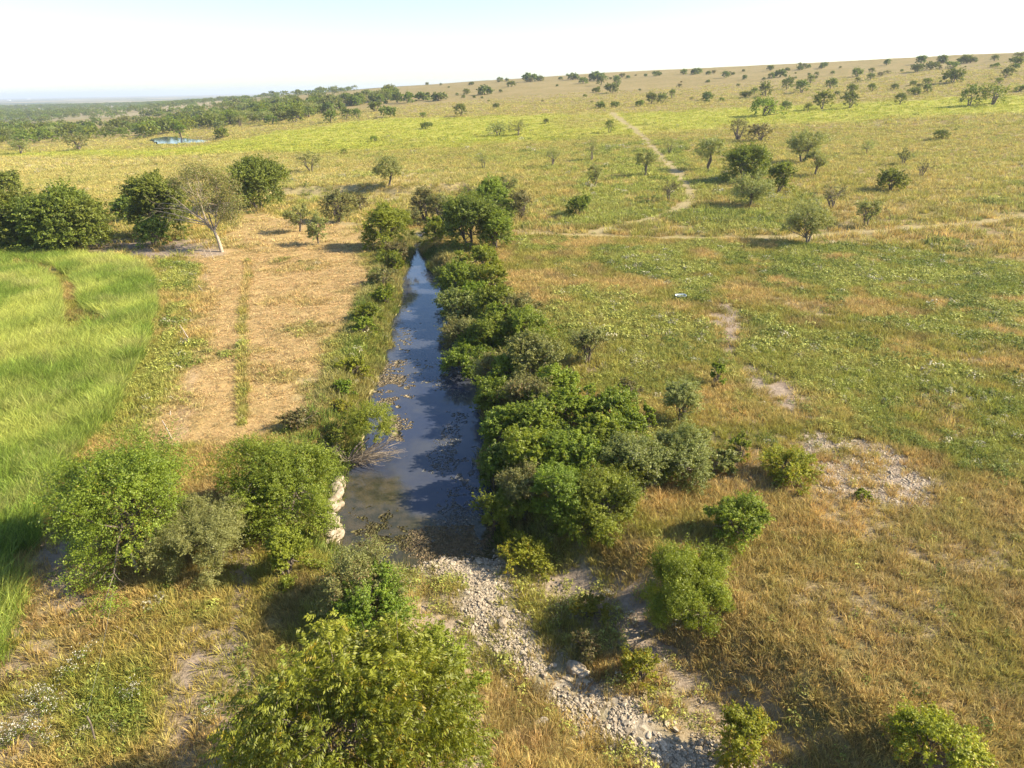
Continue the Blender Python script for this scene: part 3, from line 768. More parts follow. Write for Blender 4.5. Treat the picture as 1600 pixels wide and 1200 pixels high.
    for c_ in order:
        s = st[rg.randint(len(st))]; p0 = s[rg.randint(2, 6)]
        L = wd.limb(p0, C[c_], r0 * .38, r0 * .1, rg, .10, 5, 4)
        if leaf < .16 or kind in ('bare', 'mesq', 'brush'):
            for _ in range(3 if kind != 'bare' else 6):
                q = rg.normal(0, 1, 3); q /= np.linalg.norm(q); q[2] = abs(q[2]) * .7
                wd.limb(L[rg.randint(2, 5)], C[c_] + q * csz[c_] * 1.3, r0 * .13, r0 * .04, rg, .1, 3, 3)
    trunk = wd.mesh('trunk'); trunk.materials.append(M[K['bark']])
    return crown, trunk

def fit(bb):
    """bbox in photo pixels -> ground point, width, height of the plant that fills it"""
    bb = np.atleast_2d(np.array(bb, float)); cx = (bb[:, 0] + bb[:, 2]) / 2; cy = (bb[:, 1] + bb[:, 3]) / 2
    b = np.full(len(bb), .6); E = None
    for _ in range(5):
        P = unproj(cx, cy, b); dep = (P - CP) @ F
        a = (bb[:, 2] - bb[:, 0]) / 2 * dep / FPX; E = (bb[:, 3] - bb[:, 1]) / 2 * dep / FPX
        v = P - CP; sn = -v[:, 2] / np.linalg.norm(v, axis=1); cs = np.sqrt(1 - sn * sn)
        b = np.sqrt(np.maximum(E * E - (a * sn) ** 2, (.45 * a) ** 2)) / cs
    g = P.copy(); g[:, 2] = terrain(P[:, 0], P[:, 1])
    return g, 2 * a, 2 * b, dep

NAME = dict(oak='oak_tree', elm='elm_shrub', bright='leafy_shrub', mesq='mesquite_tree', feather='feathery_shrub', cedar='cedar_shrub', silver='grey_green_shrub',
            brush='brush_shrub', yellow='yellow_shrub', bare='thorn_tree')
LOOK = dict(oak='dark green oak', elm='olive green small leaved shrub', bright='fresh green leafy shrub', mesq='thin airy mesquite tree', feather='pale feathery shrub',
            cedar='upright cedar shrub', silver='grey green shrub', brush='brown twiggy brush', yellow='yellow green shrub', bare='bare thorny tree')
CAT = dict(oak='tree', mesq='tree', bare='tree')
def lod(dep):
    return .082 if dep < 34 else .125 if dep < 55 else .165 if dep < 85 else .22 if dep < 130 else .34 if dep < 240 else .45 if dep < 420 else .62
LIB = {}
def place_plant(kind, g, W, H, dep, label, group=None, seed=0):
    leaf = lod(dep)
    if dep < 150:
        cr, tk = plant_meshes(kind, W, H, leaf, seed); s = (1, 1, 1)
    else:
        asp = .5 if H / W < .65 else .85 if H / W < 1.05 else 1.25
        key = (kind, leaf, asp, seed % 3)
        if key not in LIB: LIB[key] = plant_meshes(kind, 6.0, 6.0 * asp, leaf, seed, 6500 if leaf < .3 else 2600)
        cr, tk = LIB[key]; s = (W / 6, W / 6, H / (6 * asp))
    e = bpy.data.objects.new(NAME[kind], None); COL.objects.link(e); e.empty_display_size = .3
    e.location = g; e.scale = s; e.rotation_euler = (0, 0, (seed * 2.399) % 6.283)
    tag(e, label, CAT.get(kind, 'shrub'), group)
    addobj('crown', cr, None, e); addobj('trunk', tk, None, e)
    return e

# (kind, bbox in photo pixels, label)
HERO = [
 ('elm', (85, 668, 312, 885), 'broad olive green shrub tree at the lower corner of the tall grass field'),
 ('feather', (258, 768, 395, 892), 'soft pale green feathery shrub between the two big olive shrubs by the pool'),
 ('elm', (343, 672, 537, 838), 'big rounded yellow tinged shrub on the bank above the white rock face'),
 ('bright', (408, 818, 482, 905), 'narrow bright green shrub hanging just below the rounded shrub by the rock face'),
 ('bright', (1106, 768, 1206, 852), 'light green shrub alone on the slope, above the dark upright cedar bush'),
 ('cedar', (1008, 856, 1158, 988), 'dark green upright bush with spiky sprays on the bank right of the rocky bed'),
 ('yellow', (1390, 1102, 1532, 1225), 'dense yellow green bush at the bottom right of the dry slope'),
 ('yellow', (1125, 1098, 1200, 1195), 'thin yellow green weed shrub beside the rocks near the bottom edge'),
 ('yellow', (968, 1010, 1030, 1076), 'small yellow green shrub just right of the large pale boulder'),
 ('yellow', (890, 925, 950, 972), 'yellowing weed bush on the silt above the rocky bed'),
 ('brush', (888, 985, 945, 1036), 'dark twiggy brush clump directly above the large pale boulder'),
 ('yellow', (785, 835, 870, 895), 'straggly reed like shrub at the end of the pool on its right side'),
 ('brush', (490, 845, 655, 980), 'thin green brown thicket at the head of the pool behind the big foreground tree'),
 ('elm', (520, 890, 640, 1000), 'dark leafy shrub right behind the top of the big foreground tree'),
 ('bright', (640, 985, 745, 1120), 'bright green shrub against the right side of the big foreground tree'),
 ('brush', (890, 500, 948, 568), 'olive bush with grey stems alone in the meadow right of the creek thicket'),
 ('feather', (1033, 588, 1096, 662), 'pale yellow feathery shrub standing in dry grass beyond the thicket'),
 ('bright', (1000, 625, 1026, 676), 'slim bright green sapling at the meadow edge of the thicket'),
 ('brush', (960, 588, 1010, 630), 'small dark brown brush clump between the thicket and the pale feathery shrub'),
 ('bright', (1108, 560, 1136, 602), 'little yellow green bush left of the bare dirt patches'),
 ('silver', (1098, 698, 1160, 742), 'low grey green trailing bush at the right end of the thicket'),
 ('yellow', (1192, 704, 1280, 752), 'low yellowish olive bush spreading beside the bare stony patch'),
 ('bright', (1138, 672, 1172, 722), 'small green bush between the thicket end and the bare stony patch'),
 ('bright', (1335, 762, 1365, 782), 'tiny bright green clump on the bottom edge of the bare stony patch'),
 ('brush', (438, 640, 500, 672), 'small dark weed clump in the tan field behind the rounded shrub'),
 # tree group upstream
 ('oak', (70, 302, 166, 390), 'dark bushy tree at the right foot of the wide rounded tree'),
 ('elm', (-70, 325, 45, 394), 'lower olive bush in front of the trees at the left edge'),
 ('oak', (30, 335, 110, 393), 'low dark bush below the wide rounded tree beyond the tall grass'),
 ('oak', (352, 244, 448, 326), 'dense dark green tree standing behind the half bare leaning tree'),
 ('oak', (200, 262, 292, 372), 'tall dark tree with vines left of the half bare leaning tree'),
 ('oak', (174, 304, 222, 345), 'dark low limbed bush hugging the left side of the tall vine covered tree'),
 ('oak', (212, 335, 262, 385), 'dark vine mound at the foot of the tall vine covered tree'),
 ('oak', (-75, 292, 68, 392), 'wide dark tree cut by the left edge beyond the tall grass field'),
 ('oak', (28, 288, 162, 390), 'wide rounded dark tree beyond the tall grass, its right edge in the open'),
 ('oak', (-30, 266, 28, 305), 'dark tree top rising behind the wide trees at the left edge'),
 ('mesq', (444, 318, 484, 362), 'small pale mesquite with a stump beside it in the mown field'),
 ('mesq', (476, 333, 516, 382), 'small pale mesquite nearest the mown tan field'),
 ('brush', (498, 294, 552, 346), 'grey green rounded tree under the cut bank left of the creek'),
 ('brush', (548, 302, 578, 328), 'dark scrub between the grey green rounded tree and the creek tree'),
 ('bright', (562, 314, 642, 388), 'full green tree on the left bank where the creek narrows'),
 ('brush', (600, 372, 640, 412), 'brown brush at the foot of the full green tree where the creek narrows'),
 ('brush', (640, 296, 690, 345), 'grey brown brush right behind the narrow head of the creek'),
 ('brush', (625, 322, 665, 352), 'pale scrub on the bend behind the creek head'),
 ('oak', (692, 296, 772, 388), 'tall dark green tree leaning over the creek head on the right bank'),
 ('elm', (738, 279, 802, 352), 'highest yellow topped tree of the right bank group'),
 ('elm', (745, 325, 804, 390), 'green tree at the right foot of the creek head tree group'),
 ('brush', (664, 300, 712, 348), 'dark brush behind the tall tree of the creek head'),
 ('bright', (662, 338, 712, 378), 'round bush under the creek head trees beside the water'),
 ('brush', (796, 295, 835, 340), 'dry brown scrub right of the highest yellow topped tree'),
 ('elm', (886, 304, 922, 338), 'compact round bush alone in the green meadow above the dirt track'),
 # meadow on the right
 ('elm', (1168, 152, 1218, 180), 'bright round bush on the edge of the yellow green band'),
 ('brush', (1138, 180, 1172, 218), 'grey leaning mesquite above the dark brush pile'),
 ('brush', (1167, 194, 1209, 220), 'dark low brush pile right of the grey leaning mesquite'),
 ('elm', (1133, 221, 1209, 282), 'largest leafy clump of the right meadow'),
 ('elm', (1197, 248, 1241, 302), 'round green bush touching the right side of the largest meadow clump'),
 ('mesq', (1086, 212, 1128, 264), 'airy mesquite left of the largest meadow clump'),
 ('mesq', (1140, 274, 1208, 322), 'grey airy mesquite just below the largest meadow clump'),
 ('mesq', (1228, 204, 1286, 253), 'airy spreading mesquite behind the round green meadow bush'),
 ('mesq', (1258, 234, 1294, 274), 'pale green airy mesquite right of the round green meadow bush'),
 ('bare', (1278, 282, 1328, 325), 'leafless thorny tree in the right meadow'),
 ('mesq', (1228, 318, 1304, 382), 'green mesquite with forked trunk standing on the dirt track edge'),
 ('mesq', (1336, 312, 1376, 354), 'faint pale mesquite in the meadow right of the track side mesquite'),
 ('elm', (1372, 262, 1418, 297), 'dark based leafy bush on a pale brush heap in the right meadow'),
 ('mesq', (1346, 218, 1368, 240), 'tiny thin mesquite high in the right meadow'),
 ('mesq', (1404, 230, 1421, 257), 'slim thin mesquite above the bush on the brush heap'),
 ('bare', (1427, 251, 1456, 275), 'small bare branched mesquite right of the bush on the brush heap'),
 ('oak', (1459, 202, 1486, 217), 'low dark flat bush alone in the orange right meadow'),
 ('oak', (1502, 133, 1534, 164), 'left of two round dark trees at the right end of the yellow band'),
 ('elm', (1532, 130, 1576, 162), 'right of two round trees at the right end of the yellow band'),
 ('mesq', (580, 244, 630, 290), 'pale airy mesquite above the cut bank left of the creek head'),
 ('mesq', (463, 235, 508, 268), 'faint pale mesquite in the tan plain behind the dense dark tree'),
 ('mesq', (745, 239, 765, 263), 'thin pale mesquite in the green plain above the creek head trees'),
 ('mesq', (778, 272, 808, 302), 'thin grey mesquite right behind the creek head trees'),
 ('mesq', (850, 228, 876, 260), 'airy mesquite in the middle of the green plain'),
 ('mesq', (913, 214, 937, 250), 'tall thin mesquite upper of the pair left of the cow trail'),
 ('mesq', (916, 257, 942, 290), 'tall thin mesquite lower of the pair left of the cow trail'),
 ('mesq', (992, 231, 1026, 275), 'leafier mesquite just left of the cow trail'),
 ('mesq', (1034, 217, 1058, 240), 'small mesquite just right of the cow trail'),
 ('bare', (1032, 278, 1062, 314), 'dark stemmed bare mesquite beside the bend of the cow trail'),
 ('oak', (944, 184, 961, 207), 'small mesquite like tree at the top of the cow trail'),
 ('mesq', (762, 190, 796, 211), 'left of two hazy pale bushes in the yellow green band'),
 ('mesq', (792, 188, 826, 211), 'right of two hazy pale bushes in the yellow green band'),
 ('brush', (101, 208, 140, 234), 'brownish bush in front of the left woodland'),
 ('feather', (13, 218, 44, 240), 'pale olive bush in front of the left woodland near the edge'),
]
# left bank shrubs and right bank thicket, top to bottom
LEFTB = [('elm', (590, 390, 632, 422)), ('brush', (574, 416, 616, 448)), ('elm', (580, 446, 618, 478)), ('elm', (552, 472, 596, 508)), ('bright', (547, 492, 586, 522)),
         ('yellow', (532, 556, 574, 588)), ('elm', (520, 590, 556, 622)), ('yellow', (514, 622, 552, 652))]
RIGHTB = [('bright', (724, 382, 778, 424)), ('elm', (688, 408, 748, 458)), ('bright', (736, 408, 792, 462)), ('silver', (684, 446, 742, 504)), ('elm', (744, 440, 804, 496)),
          ('brush', (782, 455, 838, 506)), ('brush', (690, 490, 748, 552)), ('elm', (738, 486, 796, 546)), ('elm', (786, 478, 852, 536)), ('silver', (788, 518, 868, 596)),
          ('elm', (700, 536, 758, 592)), ('brush', (744, 540, 806, 604)), ('elm', (742, 586, 802, 648)), ('brush', (786, 584, 858, 642)), ('bright', (838, 566, 900, 624)),
          ('elm', (752, 636, 818, 704)), ('elm', (798, 622, 872, 690)), ('bright', (858, 600, 930, 664)), ('elm', (918, 602, 988, 668)), ('bright', (784, 664, 866, 752)),
          ('elm', (850, 668, 932, 748)), ('bright', (892, 640, 962, 708)), ('elm', (946, 640, 1012, 698)), ('silver', (950, 676, 1034, 762)), ('silver', (1018, 668, 1112, 752)),
          ('brush', (776, 722, 852, 800)), ('elm', (838, 728, 922, 818)), ('elm', (894, 734, 990, 824)), ('oak', (750, 690, 800, 770)), ('bright', (750, 762, 800, 836)),
          ('elm', (866, 772, 936, 836)), ('brush', (700, 405, 730, 430)), ('elm', (940, 720, 1000, 780)),
          ('bright', (712, 440, 760, 480)), ('elm', (760, 470, 808, 512)), ('elm', (716, 512, 766, 556)), ('bright', (768, 552, 824, 600)), ('elm', (820, 600, 874, 646)), ('bright', (770, 636, 826, 686)),
          ('elm', (832, 650, 890, 700)), ('bright', (896, 680, 950, 734)), ('elm', (818, 700, 880, 756)), ('elm', (930, 664, 984, 716)), ('bright', (886, 716, 946, 770)), ('elm', (990, 700, 1046, 752)), ('elm', (790, 760, 850, 816))]
FARB = [(1473, 107, 1507, 128), (1441, 120, 1458, 132), (1441, 129, 1458, 145), (1565, 104, 1586, 120), (1576, 87, 1602, 103), (1422, 99, 1446, 112), (1444, 96, 1470, 108), (1477, 95, 1500, 106),
        (1466, 91, 1480, 98), (1495, 91, 1512, 97), (1508, 90, 1528, 97), (1330, 106, 1350, 119), (1357, 105, 1368, 114), (1354, 113, 1368, 124), (1271, 138, 1304, 169), (1315, 140, 1343, 168),
        (1289, 120, 1309, 138), (1260, 115, 1275, 129), (1240, 123, 1267, 144), (1221, 118, 1241, 139), (1209, 108, 1230, 120), (1200, 112, 1211, 122), (1127, 110, 1142, 121), (1184, 125, 1208, 150),
        (1172, 136, 1186, 147), (1094, 143, 1117, 156), (1154, 142, 1176, 152), (1256, 159, 1270, 174), (1221, 155, 1238, 172), (1160, 116, 1168, 124), (1190, 120, 1197, 126), (1122, 152, 1134, 158), (1100, 155, 1110, 160),
        (708, 160, 730, 181), (654, 174, 667, 183), (593, 165, 622, 183), (610, 141, 630, 160), (626, 142, 648, 160), (646, 145, 674, 155), (672, 146, 700, 155), (746, 134, 771, 147), (723, 137, 735, 147),
        (769, 161, 781, 169), (816, 115, 843, 126), (792, 126, 806, 135), (884, 114, 906, 124), (919, 113, 948, 125), (904, 119, 919, 130), (932, 116, 946, 133), (958, 116, 971, 133), (944, 129, 968, 145),
        (924, 136, 939, 144), (1008, 142, 1028, 161), (1024, 143, 1045, 161), (1044, 135, 1057, 153), (929, 158, 948, 169), (953, 158, 970, 168), (991, 156, 1008, 166), (848, 184, 858, 193),
        (529, 166, 552, 185), (548, 168, 566, 185), (573, 157, 599, 173), (536, 147, 549, 156), (531, 231, 544, 240), (576, 211, 592, 221), (655, 190, 676, 201), (324, 174, 351, 191), (330, 198, 359, 217),
        (443, 165, 478, 191), (502, 170, 530, 191), (413, 177, 435, 194), (271, 186, 292, 216), (1398, 143, 1417, 162), (1422, 136, 1440, 148), (1322, 131, 1342, 143), (1356, 129, 1370, 142), (1391, 129, 1405, 140), (1585, 133, 1606, 142)]

fits = fit([h[1] for h in HERO])
for k, (kind, bb, lab) in enumerate(HERO):
    place_plant(kind, fits[0][k], fits[1][k], fits[2][k], fits[3][k], lab, seed=100 + k)
_o = 'first second third fourth fifth sixth seventh eighth ninth tenth eleventh twelfth thirteenth fourteenth fifteenth sixteenth seventeenth eighteenth nineteenth'.split()
ORD = list(_o)
for _t in ('twent', 'thirt', 'fort', 'fift', 'sixt', 'sevent', 'eight', 'ninet'): ORD += [_t + 'ieth'] + [_t + 'y-' + q for q in _o[:9]]
for L, txt, grp in ((LEFTB, 'on the left bank, {} down from the creek head', 'shrubs lining the left bank'),
                    (RIGHTB, 'of the right bank thicket, {} down from the creek head', 'shrubs of the right bank thicket')):
    L = sorted(L, key=lambda q: q[1][3])
    ft = fit([h[1] for h in L])
    for k, (kind, bb) in enumerate(L):
        place_plant(kind, ft[0][k], ft[1][k] * (1.06 if grp[10:12] != 'of' and 'left' in grp else 1.2), ft[2][k] * 1.0, ft[3][k], LOOK[kind] + ' ' + txt.format(ORD[k]), grp, 300 + k + len(L))
ft = fit(FARB)
half = {0: [], 1: []}
for k, bb in enumerate(FARB): half[int((bb[0] + bb[2]) / 2 > 800)].append(k)
for side, ks in half.items():
    ks = [k for k in ks if ft[3][k] < 3000]; ks.sort(key=lambda k: FARB[k][0] + FARB[k][2])
    for q, k in enumerate(ks):
        kind = 'oak' if (k * 7) % 10 < 7 else 'elm'
        if ft[3][k] < 1: continue
        place_plant(kind, ft[0][k], ft[1][k] * .95, ft[2][k] * .92, max(ft[3][k], 120),
                    ('dark green tree' if kind == 'oak' else 'mid green tree') + f' scattered over the far hillside, {ORD[q]} from the ' + ('left edge' if side == 0 else 'middle of the view'),
                    'trees scattered over the far hillside', 500 + k)

# skyline bushes along the ridge and small bushes over the hill
rg = np.random.RandomState(77); nb = 0
for k in range(118):
    px = rg.uniform(430, 1600)
    x_, y_ = px, 0
    hz = np.interp(px, [300, 430, 600, 800, 1000, 1200, 1600], [147, 142, 135, 125, 117, 107, 91])
    if k < 52: x_, y_ = px, hz + rg.uniform(1.5, 5)
    else: x_, y_ = px, rg.uniform(hz + 5, np.interp(px, [430, 1600], [178, 140]))
    g = unproj([x_], [y_])[0]; dep = (g - CP) @ F
    if dep > 1400: continue
    W_ = rg.uniform(2.0, 7.5) if k < 52 else rg.uniform(1.2, 3.6)
    kd = ['oak', 'oak', 'elm', 'brush'][rg.randint(4)]
    place_plant(kd, g, W_, W_ * rg.uniform(.55, .8), dep, 'small dark bush among many on the skyline of the far hill' if k < 52 else 'tiny dark bush dotted on the far tan hillside',
                'bushes along the far skyline' if k < 52 else 'tiny bushes on the far hillside', 700 + k); nb += 1

# woodland on the left: nearer trees one by one, the mass behind as stuff
def woodland_pts(n, seed):
    rg = np.random.RandomState(seed); px = rg.uniform(-60, 620, n)
    lo = np.interp(px, [-60, 0, 120, 200, 250, 350, 430, 520, 620], [226, 224, 214, 210, 205, 204, 190, 180, 168])
    hi = np.interp(px, [-60, 0, 300, 400, 620], [160, 160, 158, 153, 145])
    py = hi + (lo - hi) * rg.uniform(0, 1, n) ** .8
    return px, py, lo, rg
px, py, lo, rg = woodland_pts(640, 5)
g = unproj(px, py); den = fbm(g[:, 0], g[:, 1], 60, 121)
keep = (den > np.interp(px, [0, 350, 420, 620], [.33, .36, .46, .58])) & (sdf_poly(g[:, 0], g[:, 1], POND[0], 40) > 6)
order = np.argsort(np.hypot(g[:, 0], g[:, 1])); order = [k for k in order if keep[k]][:230]
for q, k in enumerate(order):
    dep = (g[k] - CP) @ F; W_ = rg.uniform(6, 11)
    kd = ['oak', 'elm', 'elm', 'elm', 'feather', 'silver'][rg.randint(6)]
    place_plant(kd, g[k], W_, W_ * rg.uniform(.55, .85), dep, {'oak': 'dark green tree crown', 'elm': 'olive green tree crown', 'feather': 'pale green tree crown', 'silver': 'grey green tree crown'}[kd] + ' among many in the far woodland on the left',
                {'oak': 'dark trees of the far woodland', 'elm': 'olive trees of the far woodland', 'feather': 'pale trees of the far woodland', 'silver': 'grey green trees of the far woodland'}[kd], 900 + k)
cc = bpy.data.collections.new('woodland_kinds')
for s in range(5):
    cr, _ = plant_meshes(['oak', 'elm', 'oak', 'elm', 'elm'][s], 8, 5, .8, 1300 + s, 900); addobj('woodland_tree', cr, None, col=cc)
PROTO['woodland'] = cc
rgw = np.random.RandomState(8); n = 24000
r = np.sqrt(rgw.uniform(330 ** 2, 3000 ** 2, n)); t = np.radians(rgw.uniform(-48, 0, n)); x = r * np.sin(t); y = r * np.cos(t)
pxx = 800 + FPX * (x / y) / math.cos(PITCH)
dmin = np.interp(pxx, [-400, 0, 300, 430, 560, 620], [300, 330, 420, 600, 850, 5000])
pr = .6 * sst(.40, .58, fbm(x, y, 110, 123)) * (r > dmin) * np.interp(pxx, [300, 450, 600], [.9, .35, .12]) + .03 * (r > dmin) * (pxx < 700)
kp = rgw.uniform(0, 1, n) < pr; x, y = x[kp], y[kp]; q = rgw.uniform(.7, 1.5, len(x))
o = scatter('far_woodland', 'woodland', np.stack([x, y, terrain(x, y)], 1), rots(len(x), .03), np.stack([q, q, q], 1), np.full((len(x), 3), .2), 'far off woods merging into one dark green mass on the left')
o['category'] = 'woodland'
print('leaves', NSTAT[0], 'skyline', nb, 'woodland', len(x))
# ------------------------------------------------------------------ the big foreground tree with drooping compound leaves
def at_depth(px, py, dep): return CP + ray(px, py) * dep

def frond_tree(bb, seed):
    g, W, H, dep = [q[0] for q in fit([bb])]
    rg = np.random.RandomState(seed); a = W / 2; b = H / 2
    nc = 115; d = rg.normal(0, 1, (nc, 3)); d /= np.linalg.norm(d, axis=1)[:, None]; d[:, 2] = np.where(d[:, 2] < -.3, -d[:, 2], d[:, 2])
    C = d * (rg.uniform(.3, 1, nc) ** .4 * .88 * lobed(d, seed, .16))[:, None] * np.array([a, a, b]); C[:, 2] += b
    nf = 7600; ci = rg.randint(0, nc, nf)
    out = C[ci] - np.array([0, 0, b * .6]); out /= np.linalg.norm(out, axis=1)[:, None]
    e = rg.normal(0, 1, (nf, 3)); e /= np.linalg.norm(e, axis=1)[:, None]
    base = C[ci] + e * (rg.uniform(0, 1, nf) ** .5 * .62)[:, None] + out * .1
    dr = out * .8 + rg.normal(0, .55, (nf, 3)); dr[:, 2] -= .1; dr /= np.linalg.norm(dr, axis=1)[:, None]
    L = rg.uniform(.22, .42, nf); K = 12
    tt = (np.arange(K) // 2 + 1) / 6.0
    sd = np.cross(dr, np.array([0, 0, 1.0])); sd /= np.linalg.norm(sd, axis=1)[:, None] + 1e-9
    sgn = np.where(np.arange(K) % 2 == 0, 1.0, -1.0)
    Pc = base[:, None] + dr[:, None] * (tt[None, :, None] * L[:, None, None])
    Pc[..., 2] -= (tt[None] ** 2) * L[:, None] * .45
    ax = sd[:, None] * sgn[None, :, None] * .75 + dr[:, None] * .55 + np.array([0, 0, -.75]) + rg.normal(0, .18, (nf, K, 3))
    ax /= np.linalg.norm(ax, axis=2)[..., None]
    nn = np.cross(ax, dr[:, None] + rg.normal(0, .3, (nf, K, 3))); nn /= np.linalg.norm(nn, axis=2)[..., None] + 1e-9
    bb_ = np.cross(nn, ax); l = rg.uniform(.075, .135, (nf, K, 1)); wd_ = l * .17
    Vv = np.stack([Pc, Pc + ax * l * .45 + bb_ * wd_, Pc + ax * l, Pc + ax * l * .45 - bb_ * wd_], 2).reshape(-1, 3)
    n = nf * K; Fc = np.arange(n)[:, None] * 4 + np.arange(4)[None]
    cv_ = rg.uniform(0, 1, nc)[ci]; fv = rg.uniform(0, 1, nf)
    v0 = np.clip(np.repeat(.45 * cv_ + .35 * fv, K) + .2 * rg.uniform(0, 1, n), 0, 1); v1 = np.repeat(fv, K)
    crown = mkmesh('crown', Vv, Fc, dict(v=np.repeat(np.stack([v0, v1, v0], 1), 4, axis=0)))
    wd = Wood(); st = []
    for s in range(5):
        an = s * 1.26 + .4; tip = np.array([math.cos(an) * a * .45, math.sin(an) * a * .45, b * 1.2])
        st.append(wd.limb([math.cos(an) * .12, math.sin(an) * .12, -.3], tip, .10, .05, rg, .06, 7, 7))
    for c_ in range(nc):
        s = st[rg.randint(5)]; P_ = wd.limb(s[rg.randint(3, 7)], C[c_], .035, .012, rg, .08, 5, 4)
        for _ in range(4):
            q = rg.normal(0, .4, 3); wd.limb(P_[rg.randint(2, 5)], C[c_] + q, .010, .004, rg, .1, 3, 3)
    o = bpy.data.objects.new('soapberry_tree', None); COL.objects.link(o); o.location = g
    tag(o, 'big green tree with drooping compound leaves at the bottom middle of the view', 'tree')
    addobj('crown', crown, M['pecan'], o); addobj('trunk', wd.mesh('trunk'), M['bark'], o)
frond_tree((350, 968, 764, 1400), 5)

# ------------------------------------------------------------------ half bare leaning tree
def leaning_tree():
    g = unproj([346], [394])[0]; dep = (g - CP) @ F
    rg = np.random.RandomState(3)
    A = lambda px, py, dd=0: at_depth(px, py, dep + dd) - g
    wd = Wood()
    st = wd.limb(A(348, 396) - [0, 0, .3], A(335, 362), .26, .17, rg, .03, 5, 7)
    forks = []
    for (px, py, dd, r) in ((300, 328, -.6, .13), (318, 322, .8, .11), (338, 325, .3, .12), (352, 330, 1.2, .10), (322, 345, -1.2, .11)):
        forks.append(wd.limb(st[-1], A(px, py, dd), r, r * .45, rg, .05, 6, 6))
    tips = [(235, 332, 0), (244, 318, 1), (255, 305, -1), (262, 345, .5), (250, 338, -.6), (275, 300, .6), (268, 322, 0), (285, 290, .8), (240, 326, -.8), (300, 285, 0)]
    dead = Wood()
    for (px, py, dd) in tips:
        f = forks[[0, 4][rg.randint(2)]]
        L = dead.limb(f[rg.randint(2, 6)], A(px, py, dd), .07, .018, rg, .08, 7, 5, sag=.06)
        for _ in range(7):
            k = rg.randint(3, 7); q = rg.normal(0, .8, 3); q[0] -= .6
            dead.limb(L[k], L[k] + q, .018, .006, rg, .15, 4, 3)
    C = []
    for (px, py) in ((300, 278), (318, 272), (338, 270), (352, 282), (365, 295), (345, 300), (325, 295), (305, 300), (335, 318), (358, 318), (370, 312), (322, 265), (285, 278), (348, 340), (366, 335), (312, 310), (270, 282), (330, 285), (355, 300), (300, 262)):
        for _ in range(2): C.append(A(px + rg.normal(0, 4), py + rg.normal(0, 4), rg.normal(0, 1.5)))
    C = np.array(C)
    for c_ in C:
        f = forks[rg.randint(4)]; L = wd.limb(f[rg.randint(3, 6)], c_, .05, .012, rg, .08, 5, 4)
        for _ in range(4): wd.limb(L[rg.randint(2, 5)], c_ + rg.normal(0, .7, 3), .014, .005, rg, .1, 3, 3)
    n = 15000; ci = rg.randint(0, len(C), n); e = rg.normal(0, .50, (n, 3)); P = C[ci] + e
    Vv, Fc = leafcloud(P, .19, rg, .4, e, .45)
    cvv = rg.uniform(0, 1, len(C)); v0 = .5 * rg.uniform(0, 1, n) + .5 * cvv[ci]
    o = bpy.data.objects.new('leaning_tree', None); COL.objects.link(o); o.location = g
    tag(o, 'half bare leaning tree with long pale dead branches reaching left', 'tree')
    addobj('crown', mkmesh('crown', Vv, Fc, dict(v=np.repeat(np.stack([v0, rg.uniform(0, 1, n), v0], 1), 4, axis=0))), M['feather'], o)
    addobj('trunk', wd.mesh('trunk'), M['pale'], o); addobj('dead_branches', dead.mesh('dead_branches'), M['pale'], o)
M['feather'] = leafmat('thin_leaf', (.09, .10, .028), (.26, .27, .06), .35, warm=(.30, .21, .10), warmk=.2)
leaning_tree()

# ------------------------------------------------------------------ bush leaning over the water with a skirt of dead branches
def overhang():
    rg = np.random.RandomState(11)
    g = unproj([534], [728])[0]; dep = (g - CP) @ F
    A = lambda px, py, dd=0: at_depth(px, py, dep + dd) - g
    W_ = 104 * dep / FPX; cr, _ = plant_meshes('cedarb', W_, 2.3, .075, 41, 26000)
    o = bpy.data.objects.new('overhanging_bush', None); COL.objects.link(o); o.location = g
    tag(o, 'bright green bush leaning over the pool above a fan of dead branches', 'shrub')
    c = addobj('crown', cr, None, o); c.location = A(576, 690, 1.0); c.rotation_euler = (0, .12, 0)
    root = A(540, 722, .3); dead = Wood()
    for k in range(95):
        px = rg.uniform(508, 628); py = np.interp(px, [508, 545, 628], [712, 738, 700]) + rg.uniform(-26, 10)
        L = dead.limb(root + rg.normal(0, .12, 3), A(px, py, rg.uniform(-.9, 1.3)), rg.uniform(.014, .034), .006, rg, .10, 6, 4)
        for _ in range(3): dead.limb(L[rg.randint(2, 5)], L[-1] + rg.normal(0, .28, 3), .009, .004, rg, .15, 4, 3)
    addobj('dead_branches', dead.mesh('dead_branches'), M['pale'], o)
    t = Wood()
    for k in range(4): t.limb([rg.normal(0, .1), rg.normal(0, .1), -.4], A(565 + 12 * k, 690 - 6 * (k % 2), 1.0), .085, .04, rg, .08, 6, 6)
    addobj('trunk', t.mesh('trunk'), M['bark'], o)
KIND['cedarb'] = dict(m='bright', bark='bark', h0=.0, cl=.17, asp=.45, fill=1.0, stems=3)
overhang()

